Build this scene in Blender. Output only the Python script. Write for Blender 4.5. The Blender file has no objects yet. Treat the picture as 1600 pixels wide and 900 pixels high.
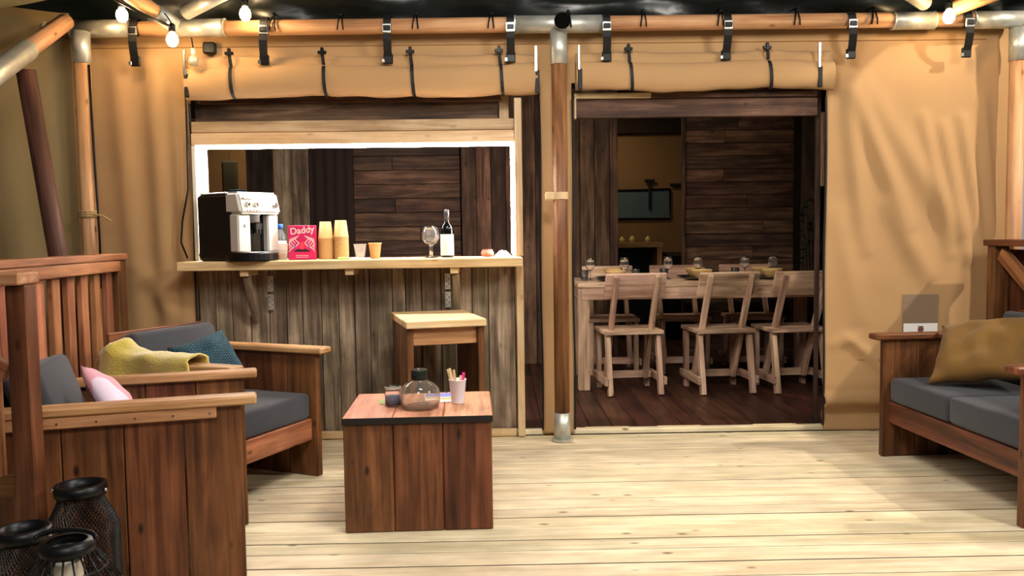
import bpy, bmesh, math, random
from math import pi, sin, cos, atan, atan2, radians, sqrt, exp
from mathutils import Vector, Matrix, noise
random.seed(7)
C = bpy.context.scene.collection
SC = bpy.context.scene

# ------------------------------------------------------------------ camera
F = 1300.0; EYE = 1.17
YAW = radians(.8); ROLL = .0135; PITCH = atan(84/F)
_r0 = Vector((cos(YAW), -sin(YAW), 0))
_f = Vector((sin(YAW)*cos(PITCH), cos(YAW)*cos(PITCH), -sin(PITCH)))
_u0 = _r0.cross(_f)
_r = cos(ROLL)*_r0 - sin(ROLL)*_u0
_u = sin(ROLL)*_r0 + cos(ROLL)*_u0
cd = bpy.data.cameras.new('camera'); cam = bpy.data.objects.new('camera', cd); C.objects.link(cam)
cd.sensor_width = 36; cd.lens = F/1600*36; cd.clip_start = .05; cd.clip_end = 60
m = Matrix.Identity(4)
for i in range(3):
    m[i][0] = _r[i]; m[i][1] = _u[i]; m[i][2] = -_f[i]
m[2][3] = EYE
cam.matrix_world = m
SC.camera = cam

# ------------------------------------------------------------------ world, exposure, big lights
w = bpy.data.worlds.new('world'); SC.world = w; w.use_nodes = True
w.node_tree.nodes['Background'].inputs[0].default_value = (.5, .55, .62, 1)
w.node_tree.nodes['Background'].inputs[1].default_value = .10
vs = SC.view_settings
vs.view_transform = 'Standard'; vs.look = 'None'; vs.gamma = 1; vs.use_curve_mapping = False
vs.exposure = 0.45

def aim(o, p): o.rotation_euler = (Vector(p)-o.location).to_track_quat('-Z', 'Y').to_euler()
def area(name, loc, tgt, size, power, col):
    d = bpy.data.lights.new(name, 'AREA'); d.shape = 'DISK'; d.size = size; d.energy = power; d.color = col
    o = bpy.data.objects.new(name, d); C.objects.link(o); o.location = loc; aim(o, tgt); return o
def spot(name, loc, tgt, power, col, ang, blend, r):
    d = bpy.data.lights.new(name, 'SPOT'); d.energy = power; d.color = col; d.spot_size = radians(ang); d.spot_blend = blend; d.shadow_soft_size = r
    o = bpy.data.objects.new(name, d); C.objects.link(o); o.location = loc; aim(o, tgt); return o
area('overhead_lamp', (.3, 2.6, 3.05), (.4, 3.6, 0), .9, 88, (1, .95, .88))
area('overhead_lamp_front', (-.2, .3, 2.95), (.2, 4.6, .9), 1.2, 36, (1, .93, .84))  # fill added above the camera so the bar front gets light
area('right_hall_lamp', (2.9, 1.5, 2.75), (-1.2, 3.9, .4), .7, 54, (1, .93, .84))
spot('side_hall_lamp', (4.55, 3.1, 3.25), (2.3, 4.7, .6), 300, (1, .88, .72), 70, .5, .05)
area('dining_room_lamp', (1.0, 6.0, 2.48), (1.0, 6.3, 0), .5, 8, (1, .84, .66))  # unseen fill, added to brighten the dining room
area('bar_room_lamp', (-.9, 6.2, 2.48), (-.9, 6.6, 0), .5, 10, (1, .86, .70))  # fill added so the planks behind the bar do not go black
area('end_room_lamp', (1.0, 8.6, 2.45), (1.4, 9.0, 0), .3, 4, (1, .76, .48))  # added fill for the end room, source unseen
area('end_room_lamp_left', (-2.6, 8.6, 2.45), (-2.8, 9.0, 0), .3, 6, (1, .76, .48))  # second added fill, lifts the end room behind the coffee machine

# ------------------------------------------------------------------ helpers
def lin(h):
    h = h.lstrip('#'); out = []
    for i in (0, 2, 4):
        c = int(h[i:i+2], 16)/255
        out.append(c/12.92 if c <= .04045 else ((c+.055)/1.055)**2.4)
    return (*out, 1)

_M = {}
def plain(name, col, rough=.5, metal=0, emit=0, trans=0, ior=1.45, bump=0, bscale=200, alpha=1, sheen=0, spec=.5, var=0, vscale=6):
    if name in _M: return _M[name]
    mt = bpy.data.materials.new(name); mt.use_nodes = True; nt = mt.node_tree; b = nt.nodes['Principled BSDF']
    b.inputs['Base Color'].default_value = lin(col); b.inputs['Roughness'].default_value = rough
    b.inputs['Metallic'].default_value = metal; b.inputs['Transmission Weight'].default_value = trans
    b.inputs['IOR'].default_value = ior; b.inputs['Alpha'].default_value = alpha; b.inputs['Specular IOR Level'].default_value = spec
    if sheen: b.inputs['Sheen Weight'].default_value = sheen
    if emit:
        b.inputs['Emission Color'].default_value = lin(col); b.inputs['Emission Strength'].default_value = emit
    tc = nt.nodes.new('ShaderNodeTexCoord')
    if var:
        n = nt.nodes.new('ShaderNodeTexNoise'); n.inputs['Scale'].default_value = vscale; n.inputs['Detail'].default_value = 5
        nt.links.new(tc.outputs['Object'], n.inputs['Vector'])
        r = nt.nodes.new('ShaderNodeValToRGB'); c = lin(col)
        r.color_ramp.elements[0].position = .3; r.color_ramp.elements[1].position = .7
        r.color_ramp.elements[0].color = (c[0]*(1-var), c[1]*(1-var), c[2]*(1-var), 1)
        r.color_ramp.elements[1].color = tuple(min(1, x*(1+var)) for x in c[:3])+(1,)
        nt.links.new(n.outputs['Fac'], r.inputs['Fac']); nt.links.new(r.outputs['Color'], b.inputs['Base Color'])
    if bump:
        n = nt.nodes.new('ShaderNodeTexNoise'); n.inputs['Scale'].default_value = bscale; n.inputs['Detail'].default_value = 3
        nt.links.new(tc.outputs['Object'], n.inputs['Vector'])
        bp = nt.nodes.new('ShaderNodeBump'); bp.inputs['Strength'].default_value = bump; bp.inputs['Distance'].default_value = .01
        nt.links.new(n.outputs['Fac'], bp.inputs['Height']); nt.links.new(bp.outputs['Normal'], b.inputs['Normal'])
    _M[name] = mt; return mt

# kind: (dark, mid, light, knot colour, roughness, knot amount, bump, saw-mark amount, hue spread)
WOOD = {
 'pine':     ('#c2ae8a', '#d8c5a2', '#e6d7b8', '#6f4c2a', .55, .9, .15, .0, .13),
 'whitewash': ('#cdbca4', '#e2d6c2', '#efe6d6', '#b09a7c', .5, .3, .1, .0, .05),  # pale wood whitened, the light strip's glare put into its colour
 'palewood': ('#b08e62', '#cfae80', '#e2c79c', '#8f6b42', .6, .5, .15, .0, .08),
 'stain':    ('#3a2013', '#5f3820', '#7f5031', '#2a140b', .42, 1, .2, .0, .22),
 'arm':      ('#7d5230', '#a87a50', '#c69a6c', '#55321b', .5, .6, .15, .0, .10),
 'redrail':  ('#673a24', '#96603e', '#b57c54', '#3c1c0e', .5, .9, .2, .0, .15),
 'tabletop': ('#8a5236', '#b5795a', '#cc9272', '#5a3220', .5, .5, .15, .0, .10),
 'grey':     ('#463b2f', '#75644f', '#a5937a', '#352a20', .8, .6, .5, .5, .30),
 'rough':    ('#8c7452', '#b89b74', '#d8c09a', '#6a5236', .8, .5, .5, .6, .10),
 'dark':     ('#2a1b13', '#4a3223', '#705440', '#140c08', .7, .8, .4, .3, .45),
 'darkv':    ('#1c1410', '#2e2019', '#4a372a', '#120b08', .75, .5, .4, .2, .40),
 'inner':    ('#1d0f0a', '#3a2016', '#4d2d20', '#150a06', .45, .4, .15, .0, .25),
 'chair':    ('#7a5c48', '#ae8c72', '#d2b196', '#5b4430', .65, .6, .3, .4, .14),
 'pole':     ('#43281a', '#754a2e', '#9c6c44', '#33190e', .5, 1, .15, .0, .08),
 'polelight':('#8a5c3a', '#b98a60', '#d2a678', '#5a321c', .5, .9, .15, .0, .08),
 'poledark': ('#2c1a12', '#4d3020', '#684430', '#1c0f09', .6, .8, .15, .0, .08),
}
def wood(kind, axis):
    key = 'wood_%s_%s' % (kind, axis)
    if key in _M: return _M[key]
    c0, c1, c2, ck, rough, kn, bmp, saw, spread = WOOD[kind]
    mt = bpy.data.materials.new(key); mt.use_nodes = True; nt = mt.node_tree; N = nt.nodes; L = nt.links; b = N['Principled BSDF']
    tc = N.new('ShaderNodeTexCoord'); oi = N.new('ShaderNodeObjectInfo')
    off = N.new('ShaderNodeMath'); off.operation = 'MULTIPLY'; off.inputs[1].default_value = 47.3; L.new(oi.outputs['Random'], off.inputs[0])
    cx = N.new('ShaderNodeCombineXYZ')
    for i in range(3): L.new(off.outputs[0], cx.inputs[i])
    add = N.new('ShaderNodeVectorMath'); L.new(tc.outputs['Object'], add.inputs[0]); L.new(cx.outputs[0], add.inputs[1])
    ai = 'xyz'.index(axis)
    def mapped(al, ac):
        mp = N.new('ShaderNodeMapping'); s = [ac]*3; s[ai] = al; mp.inputs['Scale'].default_value = s
        L.new(add.outputs[0], mp.inputs['Vector']); return mp.outputs[0]
    def nz(v, sc, det, dist=0):
        n = N.new('ShaderNodeTexNoise'); n.inputs['Scale'].default_value = sc; n.inputs['Detail'].default_value = det
        n.inputs['Distortion'].default_value = dist; L.new(v, n.inputs['Vector']); return n.outputs['Fac']
    g1 = nz(mapped(.9, 11), 1.6, 5, .9)          # broad growth bands
    g2 = nz(mapped(2.2, 70), 1.5, 4, .2)         # fine fibres
    mx = N.new('ShaderNodeMath'); mx.operation = 'MULTIPLY_ADD'; mx.inputs[1].default_value = .35
    L.new(g2, mx.inputs[0]); L.new(g1, mx.inputs[2])
    rp = N.new('ShaderNodeValToRGB'); e = rp.color_ramp.elements
    e[0].position = .42; e[0].color = lin(c0); e[1].position = .86; e[1].color = lin(c2)
    k = e.new(.64); k.color = lin(c1)
    L.new(mx.outputs[0], rp.inputs['Fac'])
    col = rp.outputs['Color']
    # knots
    vo = N.new('ShaderNodeTexVoronoi'); vo.inputs['Scale'].default_value = 1.0
    L.new(mapped(4.6, 10.5), vo.inputs['Vector'])
    kr = N.new('ShaderNodeValToRGB'); ke = kr.color_ramp.elements
    ke[0].position = .045; ke[0].color = (kn, kn, kn, 1); ke[1].position = .125; ke[1].color = (0, 0, 0, 1)
    L.new(vo.outputs['Distance'], kr.inputs['Fac'])
    mk = N.new('ShaderNodeMixRGB'); mk.inputs['Color2'].default_value = lin(ck)
    L.new(kr.outputs['Color'], mk.inputs['Fac']); L.new(col, mk.inputs['Color1']); col = mk.outputs['Color']
    if saw:
        mp = N.new('ShaderNodeMapping'); s = [60]*3; s[ai] = 90; mp.inputs['Scale'].default_value = s; mp.inputs['Rotation'].default_value = (.4, .5, .6)
        L.new(add.outputs[0], mp.inputs['Vector'])
        wv = N.new('ShaderNodeTexWave'); wv.inputs['Scale'].default_value = .9; wv.inputs['Distortion'].default_value = 2.0; L.new(mp.outputs[0], wv.inputs['Vector'])
        big = nz(mapped(3, 5), 1, 4)
        r2 = N.new('ShaderNodeValToRGB'); r2.color_ramp.elements[0].position = .50; r2.color_ramp.elements[1].position = .64; L.new(big, r2.inputs['Fac'])
        mm = N.new('ShaderNodeMath'); mm.operation = 'MULTIPLY'; L.new(wv.outputs['Fac'], mm.inputs[0]); L.new(r2.outputs['Color'], mm.inputs[1])
        m2 = N.new('ShaderNodeMath'); m2.operation = 'MULTIPLY'; m2.inputs[1].default_value = saw*.8; L.new(mm.outputs[0], m2.inputs[0])
        ms = N.new('ShaderNodeMixRGB'); ms.inputs['Color2'].default_value = lin(c2); L.new(m2.outputs[0], ms.inputs['Fac']); L.new(col, ms.inputs['Color1']); col = ms.outputs['Color']
    bl = N.new('ShaderNodeTexNoise'); bl.inputs['Scale'].default_value = 5; bl.inputs['Detail'].default_value = 4; L.new(mapped(1.0, 2.2), bl.inputs['Vector'])
    bm_ = N.new('ShaderNodeMapRange'); bm_.inputs['From Min'].default_value = .3; bm_.inputs['From Max'].default_value = .7
    bm_.inputs['To Min'].default_value = 1-min(.4, spread*1.3); bm_.inputs['To Max'].default_value = 1+min(.4, spread*1.3); L.new(bl.outputs['Fac'], bm_.inputs['Value'])
    bmx = N.new('ShaderNodeVectorMath'); bmx.operation = 'SCALE'; L.new(col, bmx.inputs[0]); L.new(bm_.outputs[0], bmx.inputs['Scale']); col = bmx.outputs[0]
    h1 = N.new('ShaderNodeMath'); h1.operation = 'MULTIPLY'; h1.inputs[1].default_value = 7.13; L.new(oi.outputs['Random'], h1.inputs[0])
    h2 = N.new('ShaderNodeMath'); h2.operation = 'FRACT'; L.new(h1.outputs[0], h2.inputs[0])
    h3 = N.new('ShaderNodeMapRange'); h3.inputs['To Min'].default_value = .488; h3.inputs['To Max'].default_value = .510; L.new(h2.outputs[0], h3.inputs['Value'])
    hs = N.new('ShaderNodeHueSaturation'); L.new(h3.outputs[0], hs.inputs['Hue']); mr = N.new('ShaderNodeMapRange')
    mr.inputs['To Min'].default_value = 1-spread; mr.inputs['To Max'].default_value = 1+spread
    L.new(oi.outputs['Random'], mr.inputs['Value']); L.new(mr.outputs[0], hs.inputs['Value']); L.new(col, hs.inputs['Color'])
    L.new(hs.outputs['Color'], b.inputs['Base Color'])
    b.inputs['Roughness'].default_value = rough; b.inputs['Specular IOR Level'].default_value = .35
    bp = N.new('ShaderNodeBump'); bp.inputs['Strength'].default_value = bmp; bp.inputs['Distance'].default_value = .006
    L.new(mx.outputs[0], bp.inputs['Height']); L.new(bp.outputs['Normal'], b.inputs['Normal'])
    _M[key] = mt; return mt

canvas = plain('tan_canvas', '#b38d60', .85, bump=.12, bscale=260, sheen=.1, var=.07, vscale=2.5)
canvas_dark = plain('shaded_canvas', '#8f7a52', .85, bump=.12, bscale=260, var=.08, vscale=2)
galv = plain('galvanised_steel', '#c4c4ba', .42, .6, var=.18, vscale=18, bump=.05, bscale=60)
blackstrap = plain('black_webbing', '#0c0c0e', .6, bump=.1, bscale=400)
blackplast = plain('black_plastic', '#08080a', .4, spec=.3)
chrome = plain('buckle_steel', '#c8c8c4', .25, 1)
glass = plain('clear_glass', '#ffffff', .03, trans=.975, ior=1.42)
smoke = plain('smoky_glass', '#ece9e0', .03, trans=.95, ior=1.42)
bottleglass = plain('dark_bottle_glass', '#0a0c0a', .06)
cushion = plain('charcoal_fabric', '#33353b', .9, bump=.2, bscale=500, sheen=.15, var=.06, vscale=30)
white = plain('white_matte', '#f2f0ec', .5)
led = plain('led_tape', '#fff4ea', .5, emit=115)
bulbglow = plain('lit_filament_bulb', '#ffd9a0', .3, emit=85)
black_roof = plain('black_foil', '#101412', .28, bump=.25, bscale=9)

def tag(o, label=None, cat=None, group=None, kind=None):
    if label: o['label'] = label
    if cat: o['category'] = cat
    if group: o['group'] = group
    if kind: o['kind'] = kind
    return o
def empty(name, loc=(0, 0, 0), rz=0, label=None, cat=None, group=None):
    o = bpy.data.objects.new(name, None); C.objects.link(o); o.location = loc; o.rotation_euler = (0, 0, rz)
    o.empty_display_size = .05
    return tag(o, label, cat, group)
def obj(name, bm, mat, parent=None, loc=(0, 0, 0), rot=(0, 0, 0), smooth=False):
    me = bpy.data.meshes.new(name); bm.normal_update(); bm.to_mesh(me); bm.free()
    me.materials.append(mat)
    if smooth:
        for p in me.polygons: p.use_smooth = True
    o = bpy.data.objects.new(name, me); C.objects.link(o); o.location = loc; o.rotation_euler = rot
    if parent: o.parent = parent
    return o
def dup_tree(o, parent=None):
    c = o.copy(); C.objects.link(c)
    if parent: c.parent = parent
    for ch in list(o.children): dup_tree(ch, c)
    return c
def abox(bm, x0, x1, y0, y1, z0, z1, bev=0, mat4=None):
    r = bmesh.ops.create_cube(bm, size=1); vs_ = r['verts']
    for v in vs_:
        v.co = Vector((x0+(v.co.x+.5)*(x1-x0), y0+(v.co.y+.5)*(y1-y0), z0+(v.co.z+.5)*(z1-z0)))
    if bev:
        es = list({e for v in vs_ for e in v.link_edges})
        g = bmesh.ops.bevel(bm, geom=es, offset=bev, segments=1, affect='EDGES', profile=.5)
        vs_ = list({v for f in g['faces'] for v in f.verts} | {v for v in vs_ if v.is_valid})
    if mat4:
        for v in vs_: v.co = mat4 @ v.co
    return vs_
def box(name, mat, parent, x0, x1, y0, y1, z0, z1, bev=.003, **k):
    bm = bmesh.new(); abox(bm, x0, x1, y0, y1, z0, z1, bev); return obj(name, bm, mat, parent, **k)
_B = {}
def board(name, kind, parent, c, s, bev=.003, rot=(0, 0, 0), axis=None):
    """one board: mesh shared by size; grain along the longest side"""
    ax_ = axis or 'xyz'[max(range(3), key=lambda i: s[i])]
    mt = wood(kind, ax_) if isinstance(kind, str) else kind
    key = (mt.name, tuple(round(x, 3) for x in s), bev)
    if key not in _B:
        bm = bmesh.new(); abox(bm, -s[0]/2, s[0]/2, -s[1]/2, s[1]/2, -s[2]/2, s[2]/2, min(bev, min(s)*.3))
        me = bpy.data.meshes.new(name); bm.to_mesh(me); bm.free(); me.materials.append(mt); _B[key] = me
    o = bpy.data.objects.new(name, _B[key]); C.objects.link(o); o.location = c; o.rotation_euler = rot
    if parent: o.parent = parent
    return o
def strut(name, kind, parent, p0, p1, wx, wy, bev=.003):
    """square timber between two points; wx along local x"""
    p0 = Vector(p0); p1 = Vector(p1); d = p1-p0
    o = board(name, kind, parent, (p0+p1)/2, (wx, wy, d.length), bev, axis='z')
    ref = Vector((1, 0, 0)) if abs(d.normalized().x) < .9 else Vector((0, 1, 0))
    z = d.normalized(); y = z.cross(ref).normalized(); x = y.cross(z)
    mm = Matrix((x, y, z)).transposed()
    o.rotation_euler = mm.to_euler(); return o
def tube(bm, pts, r, seg=8, caps=True, closed=False):
    pts = [Vector(p) for p in pts]; n = len(pts); rs = r if isinstance(r, (list, tuple)) else [r]*n
    rings = []; prev = None
    for i, p in enumerate(pts):
        a = pts[(i-1) % n] if (i > 0 or closed) else pts[i]; b = pts[(i+1) % n] if (i < n-1 or closed) else pts[i]
        t = (b-a).normalized()
        if prev is None:
            ref = Vector((0, 0, 1)) if abs(t.z) < .9 else Vector((1, 0, 0)); u = t.cross(ref).normalized()
        else:
            u = (prev - t*prev.dot(t)).normalized()
        prev = u; v = t.cross(u)
        rings.append([bm.verts.new(p+rs[i]*(cos(2*pi*k/seg)*u+sin(2*pi*k/seg)*v)) for k in range(seg)])
    rng = range(n if closed else n-1)
    for i in rng:
        A_, B_ = rings[i], rings[(i+1) % n]
        for k in range(seg): bm.faces.new((A_[k], A_[(k+1) % seg], B_[(k+1) % seg], B_[k]))
    if caps and not closed:
        bm.faces.new(list(reversed(rings[0]))); bm.faces.new(rings[-1])
def tubeobj(name, pts, r, mat, parent=None, seg=12, smooth=True, closed=False, **k):
    bm = bmesh.new(); tube(bm, pts, r, seg, closed=closed); o = obj(name, bm, mat, parent, smooth=False, **k)
    if smooth:
        for p in o.data.polygons: p.use_smooth = len(p.vertices) == 4
    return o
def pole(name, kind, parent, p0, p1, r, seg=16):
    """round timber: mesh along local z so that the grain follows it"""
    p0 = Vector(p0); p1 = Vector(p1); d = p1-p0; L_ = d.length
    mt = wood(kind, 'z') if isinstance(kind, str) else kind
    bm = bmesh.new(); tube(bm, [(0, 0, -L_/2), (0, 0, L_/2)], r, seg)
    o = obj(name, bm, mt, parent, loc=(p0+p1)/2, rot=d.to_track_quat('Z', 'Y').to_euler())
    for p in o.data.polygons: p.use_smooth = len(p.vertices) == 4
    return o
def lathe(bm, prof, seg=24, c=(0, 0, 0)):
    rings = []
    for r, z in prof:
        if r < 1e-5: rings.append([bm.verts.new((c[0], c[1], c[2]+z))])
        else: rings.append([bm.verts.new((c[0]+r*cos(2*pi*k/seg), c[1]+r*sin(2*pi*k/seg), c[2]+z)) for k in range(seg)])
    for A_, B_ in zip(rings, rings[1:]):
        for k in range(seg):
            k2 = (k+1) % seg
            if len(A_) == 1 and len(B_) == 1: continue
            if len(A_) == 1: bm.faces.new((A_[0], B_[k2], B_[k]))
            elif len(B_) == 1: bm.faces.new((A_[k], A_[k2], B_[0]))
            else: bm.faces.new((A_[k], A_[k2], B_[k2], B_[k]))
def lobj(name, prof, mat, parent=None, seg=24, loc=(0, 0, 0), smooth=True, **k):
    bm = bmesh.new(); lathe(bm, prof, seg); return obj(name, bm, mat, parent, loc=loc, smooth=smooth, **k)
def puff(w_, h_, t, n=18, pinch=.10, seed=0, wr=.01):
    """stuffed pillow in the local x-z plane, thickness along y"""
    bm = bmesh.new()
    def P(u, v, s):
        e = max(0, (1-u*u)*(1-v*v))**.42
        k = 1-pinch*(1-abs(u)**2)*abs(v)**3; k2 = 1-pinch*(1-abs(v)**2)*abs(u)**3
        nn = noise.noise(Vector((u*2.3+seed, v*2.3, s*3+seed)))*wr*(.3+e)
        return Vector((u*w_/2*k2, s*(t/2*e)+nn*(1 if e > .01 else 0), v*h_/2*k))
    for s in (-1, 1):
        g = [[bm.verts.new(P(-1+2*i/n, -1+2*j/n, s)) for j in range(n+1)] for i in range(n+1)]
        for i in range(n):
            for j in range(n):
                q = (g[i][j], g[i+1][j], g[i+1][j+1], g[i][j+1])
                bm.faces.new(q if s < 0 else tuple(reversed(q)))
    bmesh.ops.remove_doubles(bm, verts=bm.verts, dist=.0008)
    return bm
def slab_cushion(w_, d_, h_, bev=.03, seg=3):
    bm = bmesh.new(); bmesh.ops.create_cube(bm, size=1)
    for v in bm.verts: v.co = Vector((v.co.x*w_, v.co.y*d_, v.co.z*h_))
    bmesh.ops.bevel(bm, geom=list(bm.edges), offset=bev, segments=seg, affect='EDGES', profile=.5)
    return bm

# ================================================================== SETTING
# deck: boards run parallel to the facade
deck = box('floor', plain('deck_underlay', '#120c07', .9), None, -3.6, 4.2, .6, 4.86, -.12, -.03, 0); tag(deck, kind='structure')
y = .7; i = 0
while y < 4.70:
    pw = random.choice((.108, .118, .128))
    o = board('deck_board', 'pine', deck, (.3, y+pw/2, -.014+random.uniform(-.003, .0)), (7.8, pw-.009, .026), .003)
    if len(o.data.materials) == 1:                 # weathered dark board edges
        o.data.materials.append(plain('dirty_board_edge', '#3a2a18', .9))
        for p in o.data.polygons:
            if abs(p.normal.y) > .9: p.material_index = 1
    y += pw; i += 1
# fine tread grooves near the facade kept in the boards' own edges
thr = board('trim_1', 'pine', None, (.3, 4.835, .008), (4.2, .05, .03), .004); tag(thr, kind='structure')

hf = box('floor', plain('hall_concrete', '#6a6864', .8, var=.08, vscale=1), None, -14, 14, -6, 14, -.42, -.36, 0); tag(hf, kind='structure')
# dining room floor: dark boards running into the depth
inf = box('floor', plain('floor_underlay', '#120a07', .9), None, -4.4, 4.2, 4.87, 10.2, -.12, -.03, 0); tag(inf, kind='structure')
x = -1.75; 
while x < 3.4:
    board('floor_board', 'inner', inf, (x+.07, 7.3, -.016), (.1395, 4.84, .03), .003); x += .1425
for k in range(3):
    px_ = (.62, 1.05, 1.62)[k]
    tag(board('trim_2', 'palewood', None, (px_, 4.868, .0175), (.26, .012, .012), .002), kind='structure')

# ---- canvas facade, one cloth with the two openings
OPEN = [(-1.742, .232, -.1, 2.03), (.428, 1.872, -.1, 2.03)]
RIDGE = [ # (x0,z0) -> (x1,z1), width, amplitude
 (2.02, 1.98, 2.38, 1.15, .05, .030), (1.99, 1.96, 2.12, 1.0, .045, .022), (2.09, 2.0, 2.68, 1.1, .07, .024),
 (2.44, 1.80, 2.62, .98, .035, .022), (2.55, 1.75, 2.72, .95, .035, .024), (2.66, 1.8, 2.80, 1.0, .03, .02),
 (2.78, 1.9, 2.86, 1.1, .03, .016), (2.25, 1.3, 2.50, .85, .06, .024), (1.95, 1.25, 2.10, .60, .06, .012),
 (2.0, .55, 2.30, .28, .02, .014), (2.05, .52, 2.22, .40, .02, .012), (1.93, .5, 2.1, .55, .03, .010),
 (-2.15, 2.2, -2.05, .3, .06, .018), (-1.95, 2.2, -1.90, .2, .05, .020), (-1.83, 2.0, -1.80, .4, .03, .012), (-2.05, 1.0, -1.78, .6, .05, .014)]
def fold(x, z):
    d = 0
    for x0, z0, x1, z1, w_, a in RIDGE:
        dx, dz = x1-x0, z1-z0; L2 = dx*dx+dz*dz; t = ((x-x0)*dx+(z-z0)*dz)/L2
        tt = max(0, min(1, t)); q = ((x-x0-tt*dx)**2+(z-z0-tt*dz)**2)
        d += 1.6*a*exp(-q/(w_*w_))*(sin(pi*min(1, max(.08, tt*.9+.1)))**.5)
    d += .010*noise.noise(Vector((x*1.6, z*1.1, 0)))+.004*noise.noise(Vector((x*6, z*5, 3)))
    if x > 1.87 and z < .22:   # hem roll at the foot of the right panel
        d += .05*exp(-((z-.17)/.035)**2)-.02*exp(-((z-.09)/.05)**2)+.03*max(0, (.05-z)/.05)
    if z > 2.14: d *= max(.0, 1-(z-2.14)/.06)
    return 4.80-d
bm = bmesh.new(); st = .02; xs = [-3.4+st*k for k in range(int(6.34/st)+1)]; zs = [0+st*k for k in range(int(2.35/st)+1)]
vd = {}
def gv(i, k):
    if (i, k) not in vd:
        x, z = xs[i], zs[k]
        if x > 2.9: x = 2.9+(x-2.9)*1.6
        vd[i, k] = bm.verts.new((x, fold(x, z), z+.004))
    return vd[i, k]
for i in range(len(xs)-1):
    for k in range(len(zs)-1):
        cx_, cz_ = xs[i]+st/2, zs[k]+st/2
        if any(a < cx_ < b and c < cz_ < d for a, b, c, d in OPEN): continue
        bm.faces.new((gv(i, k), gv(i+1, k), gv(i+1, k+1), gv(i, k+1)))
wb = obj('wall_back', bm, canvas, None, smooth=True); tag(wb, kind='structure')
sol = wb.modifiers.new('thickness', 'SOLIDIFY'); sol.thickness = .003; sol.offset = 1
for x_ in (-1.742, .236, .424, 1.876):          # black zip tape along the openings
    bm = bmesh.new(); tube(bm, [(x_+.004*sin(z*5), 4.787, z) for z in [.03+.1*k for k in range(20)]], .006, 6)
    obj('zip_tape', bm, blackstrap, wb)
bm = bmesh.new(); tube(bm, [(1.88+.1*k, fold(1.88+.1*k, .41)-.001, .41) for k in range(11)], .0022, 5)
obj('seam', bm, plain('seam_thread', '#8a6236', .8), wb)
bm = bmesh.new(); tube(bm, [(-2.3+.1*k, fold(-2.3+.1*k, 2.245)-.003, 2.245) for k in range(52)], .003, 5)
obj('seam', bm, plain('seam_thread', '#8a6236', .8), wb)
# canvas end wall left of the corner post, weaker light put into its colour
bm = bmesh.new(); n = 20
gr = [[bm.verts.new((-2.36-.9*i/n, 4.72-.5*i/n+.012*sin(i*.9), 2.42*k/n)) for k in range(n+1)] for i in range(n+1)]
for i in range(n):
    for k in range(n): bm.faces.new((gr[i][k], gr[i+1][k], gr[i+1][k+1], gr[i][k+1]))
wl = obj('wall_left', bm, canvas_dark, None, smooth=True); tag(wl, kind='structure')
box('pocket', plain('pocket_canvas', '#a0895c', .8), wl, -.07, .07, -.004, .004, -.17, .17, .002, loc=(-2.80, 4.44, 1.47), rot=(0, 0, atan2(.5, .9)))

# ---- roof sheet (underside), black foil
bm = bmesh.new(); NX, NY = 60, 26
def roofp(i, k):
    x = -3.4+6.9*i/NX; t = k/NY
    if t < .3: yy = 4.85-.10*(t/.3); zz = 2.315+.28*(t/.3)
    else: yy = 4.75-4.6*(t-.3)/.7; zz = 2.595+.95*(t-.3)/.7
    yy -= (.028*sin(x*9+t*8)+.03*noise.noise(Vector((x*3.5, t*14, 1))))*(1 if 0 < k < NY else 0)*(1 if t < .35 else .4)
    return (x, yy, zz)
gr = [[bm.verts.new(roofp(i, k)) for k in range(NY+1)] for i in range(NX+1)]
for i in range(NX):
    for k in range(NY): bm.faces.new((gr[i][k], gr[i][k+1], gr[i+1][k+1], gr[i+1][k]))
rf = obj('ceiling', bm, black_roof, None, smooth=True); tag(rf, kind='structure')
ic = box('ceiling', plain('inner_ceiling_cloth', '#2a1e15', .9, var=.1), None, -4.4, 3.5, 4.93, 10.2, 2.52, 2.55, 0); tag(ic, kind='structure')

# ---- interior plank walls
YF = 7.46
wf = box('wall_far', plain('wall_backing', '#0d0806', .9), None, -1.99, -.335, YF+.03, YF+.07, 0, 2.5, 0); tag(wf, kind='structure')
def hplanks(parent, x0, x1, z0, z1, h, kind, yface):
    z = z0
    while z < z1-.02:
        hh = min(h, z1-z); cut = random.uniform(x0+.25*(x1-x0), x0+.75*(x1-x0)) if random.random() < .45 else None
        segs = [(x0, cut), (cut, x1)] if cut else [(x0, x1)]
        for a, b in segs:
            board('wall_plank', kind, parent, ((a+b)/2, yface+random.uniform(-.006, .004), z+hh/2), (round(b-a-.003, 3), .025, round(hh-.004, 3)), .003)
        z += h
def vplanks(parent, x0, x1, z0, z1, wd, kind, yface):
    x = x0
    while x < x1-.01:
        ww = min(wd, x1-x)
        board('wall_plank', kind, parent, (x+ww/2, yface+random.uniform(-.008, .004), (z0+z1)/2), (round(ww-.004, 3), .025, z1-z0), .003); x += wd
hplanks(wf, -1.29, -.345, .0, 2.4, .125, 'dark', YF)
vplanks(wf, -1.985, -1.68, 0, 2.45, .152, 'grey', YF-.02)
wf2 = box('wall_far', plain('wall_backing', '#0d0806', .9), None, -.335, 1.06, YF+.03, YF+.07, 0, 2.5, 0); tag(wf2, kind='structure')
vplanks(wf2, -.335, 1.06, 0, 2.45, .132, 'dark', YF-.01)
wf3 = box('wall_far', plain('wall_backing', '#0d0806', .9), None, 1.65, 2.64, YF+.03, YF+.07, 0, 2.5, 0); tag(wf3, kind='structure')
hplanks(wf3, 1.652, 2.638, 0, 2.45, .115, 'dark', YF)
tag(board('trim_3', 'dark', None, (1.645, YF-.02, 1.225), (.03, .04, 2.45)), kind='structure')
tag(board('trim_4', 'darkv', None, (2.70, YF-.25, 1.225), (.13, .12, 2.45)), kind='structure')
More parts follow.
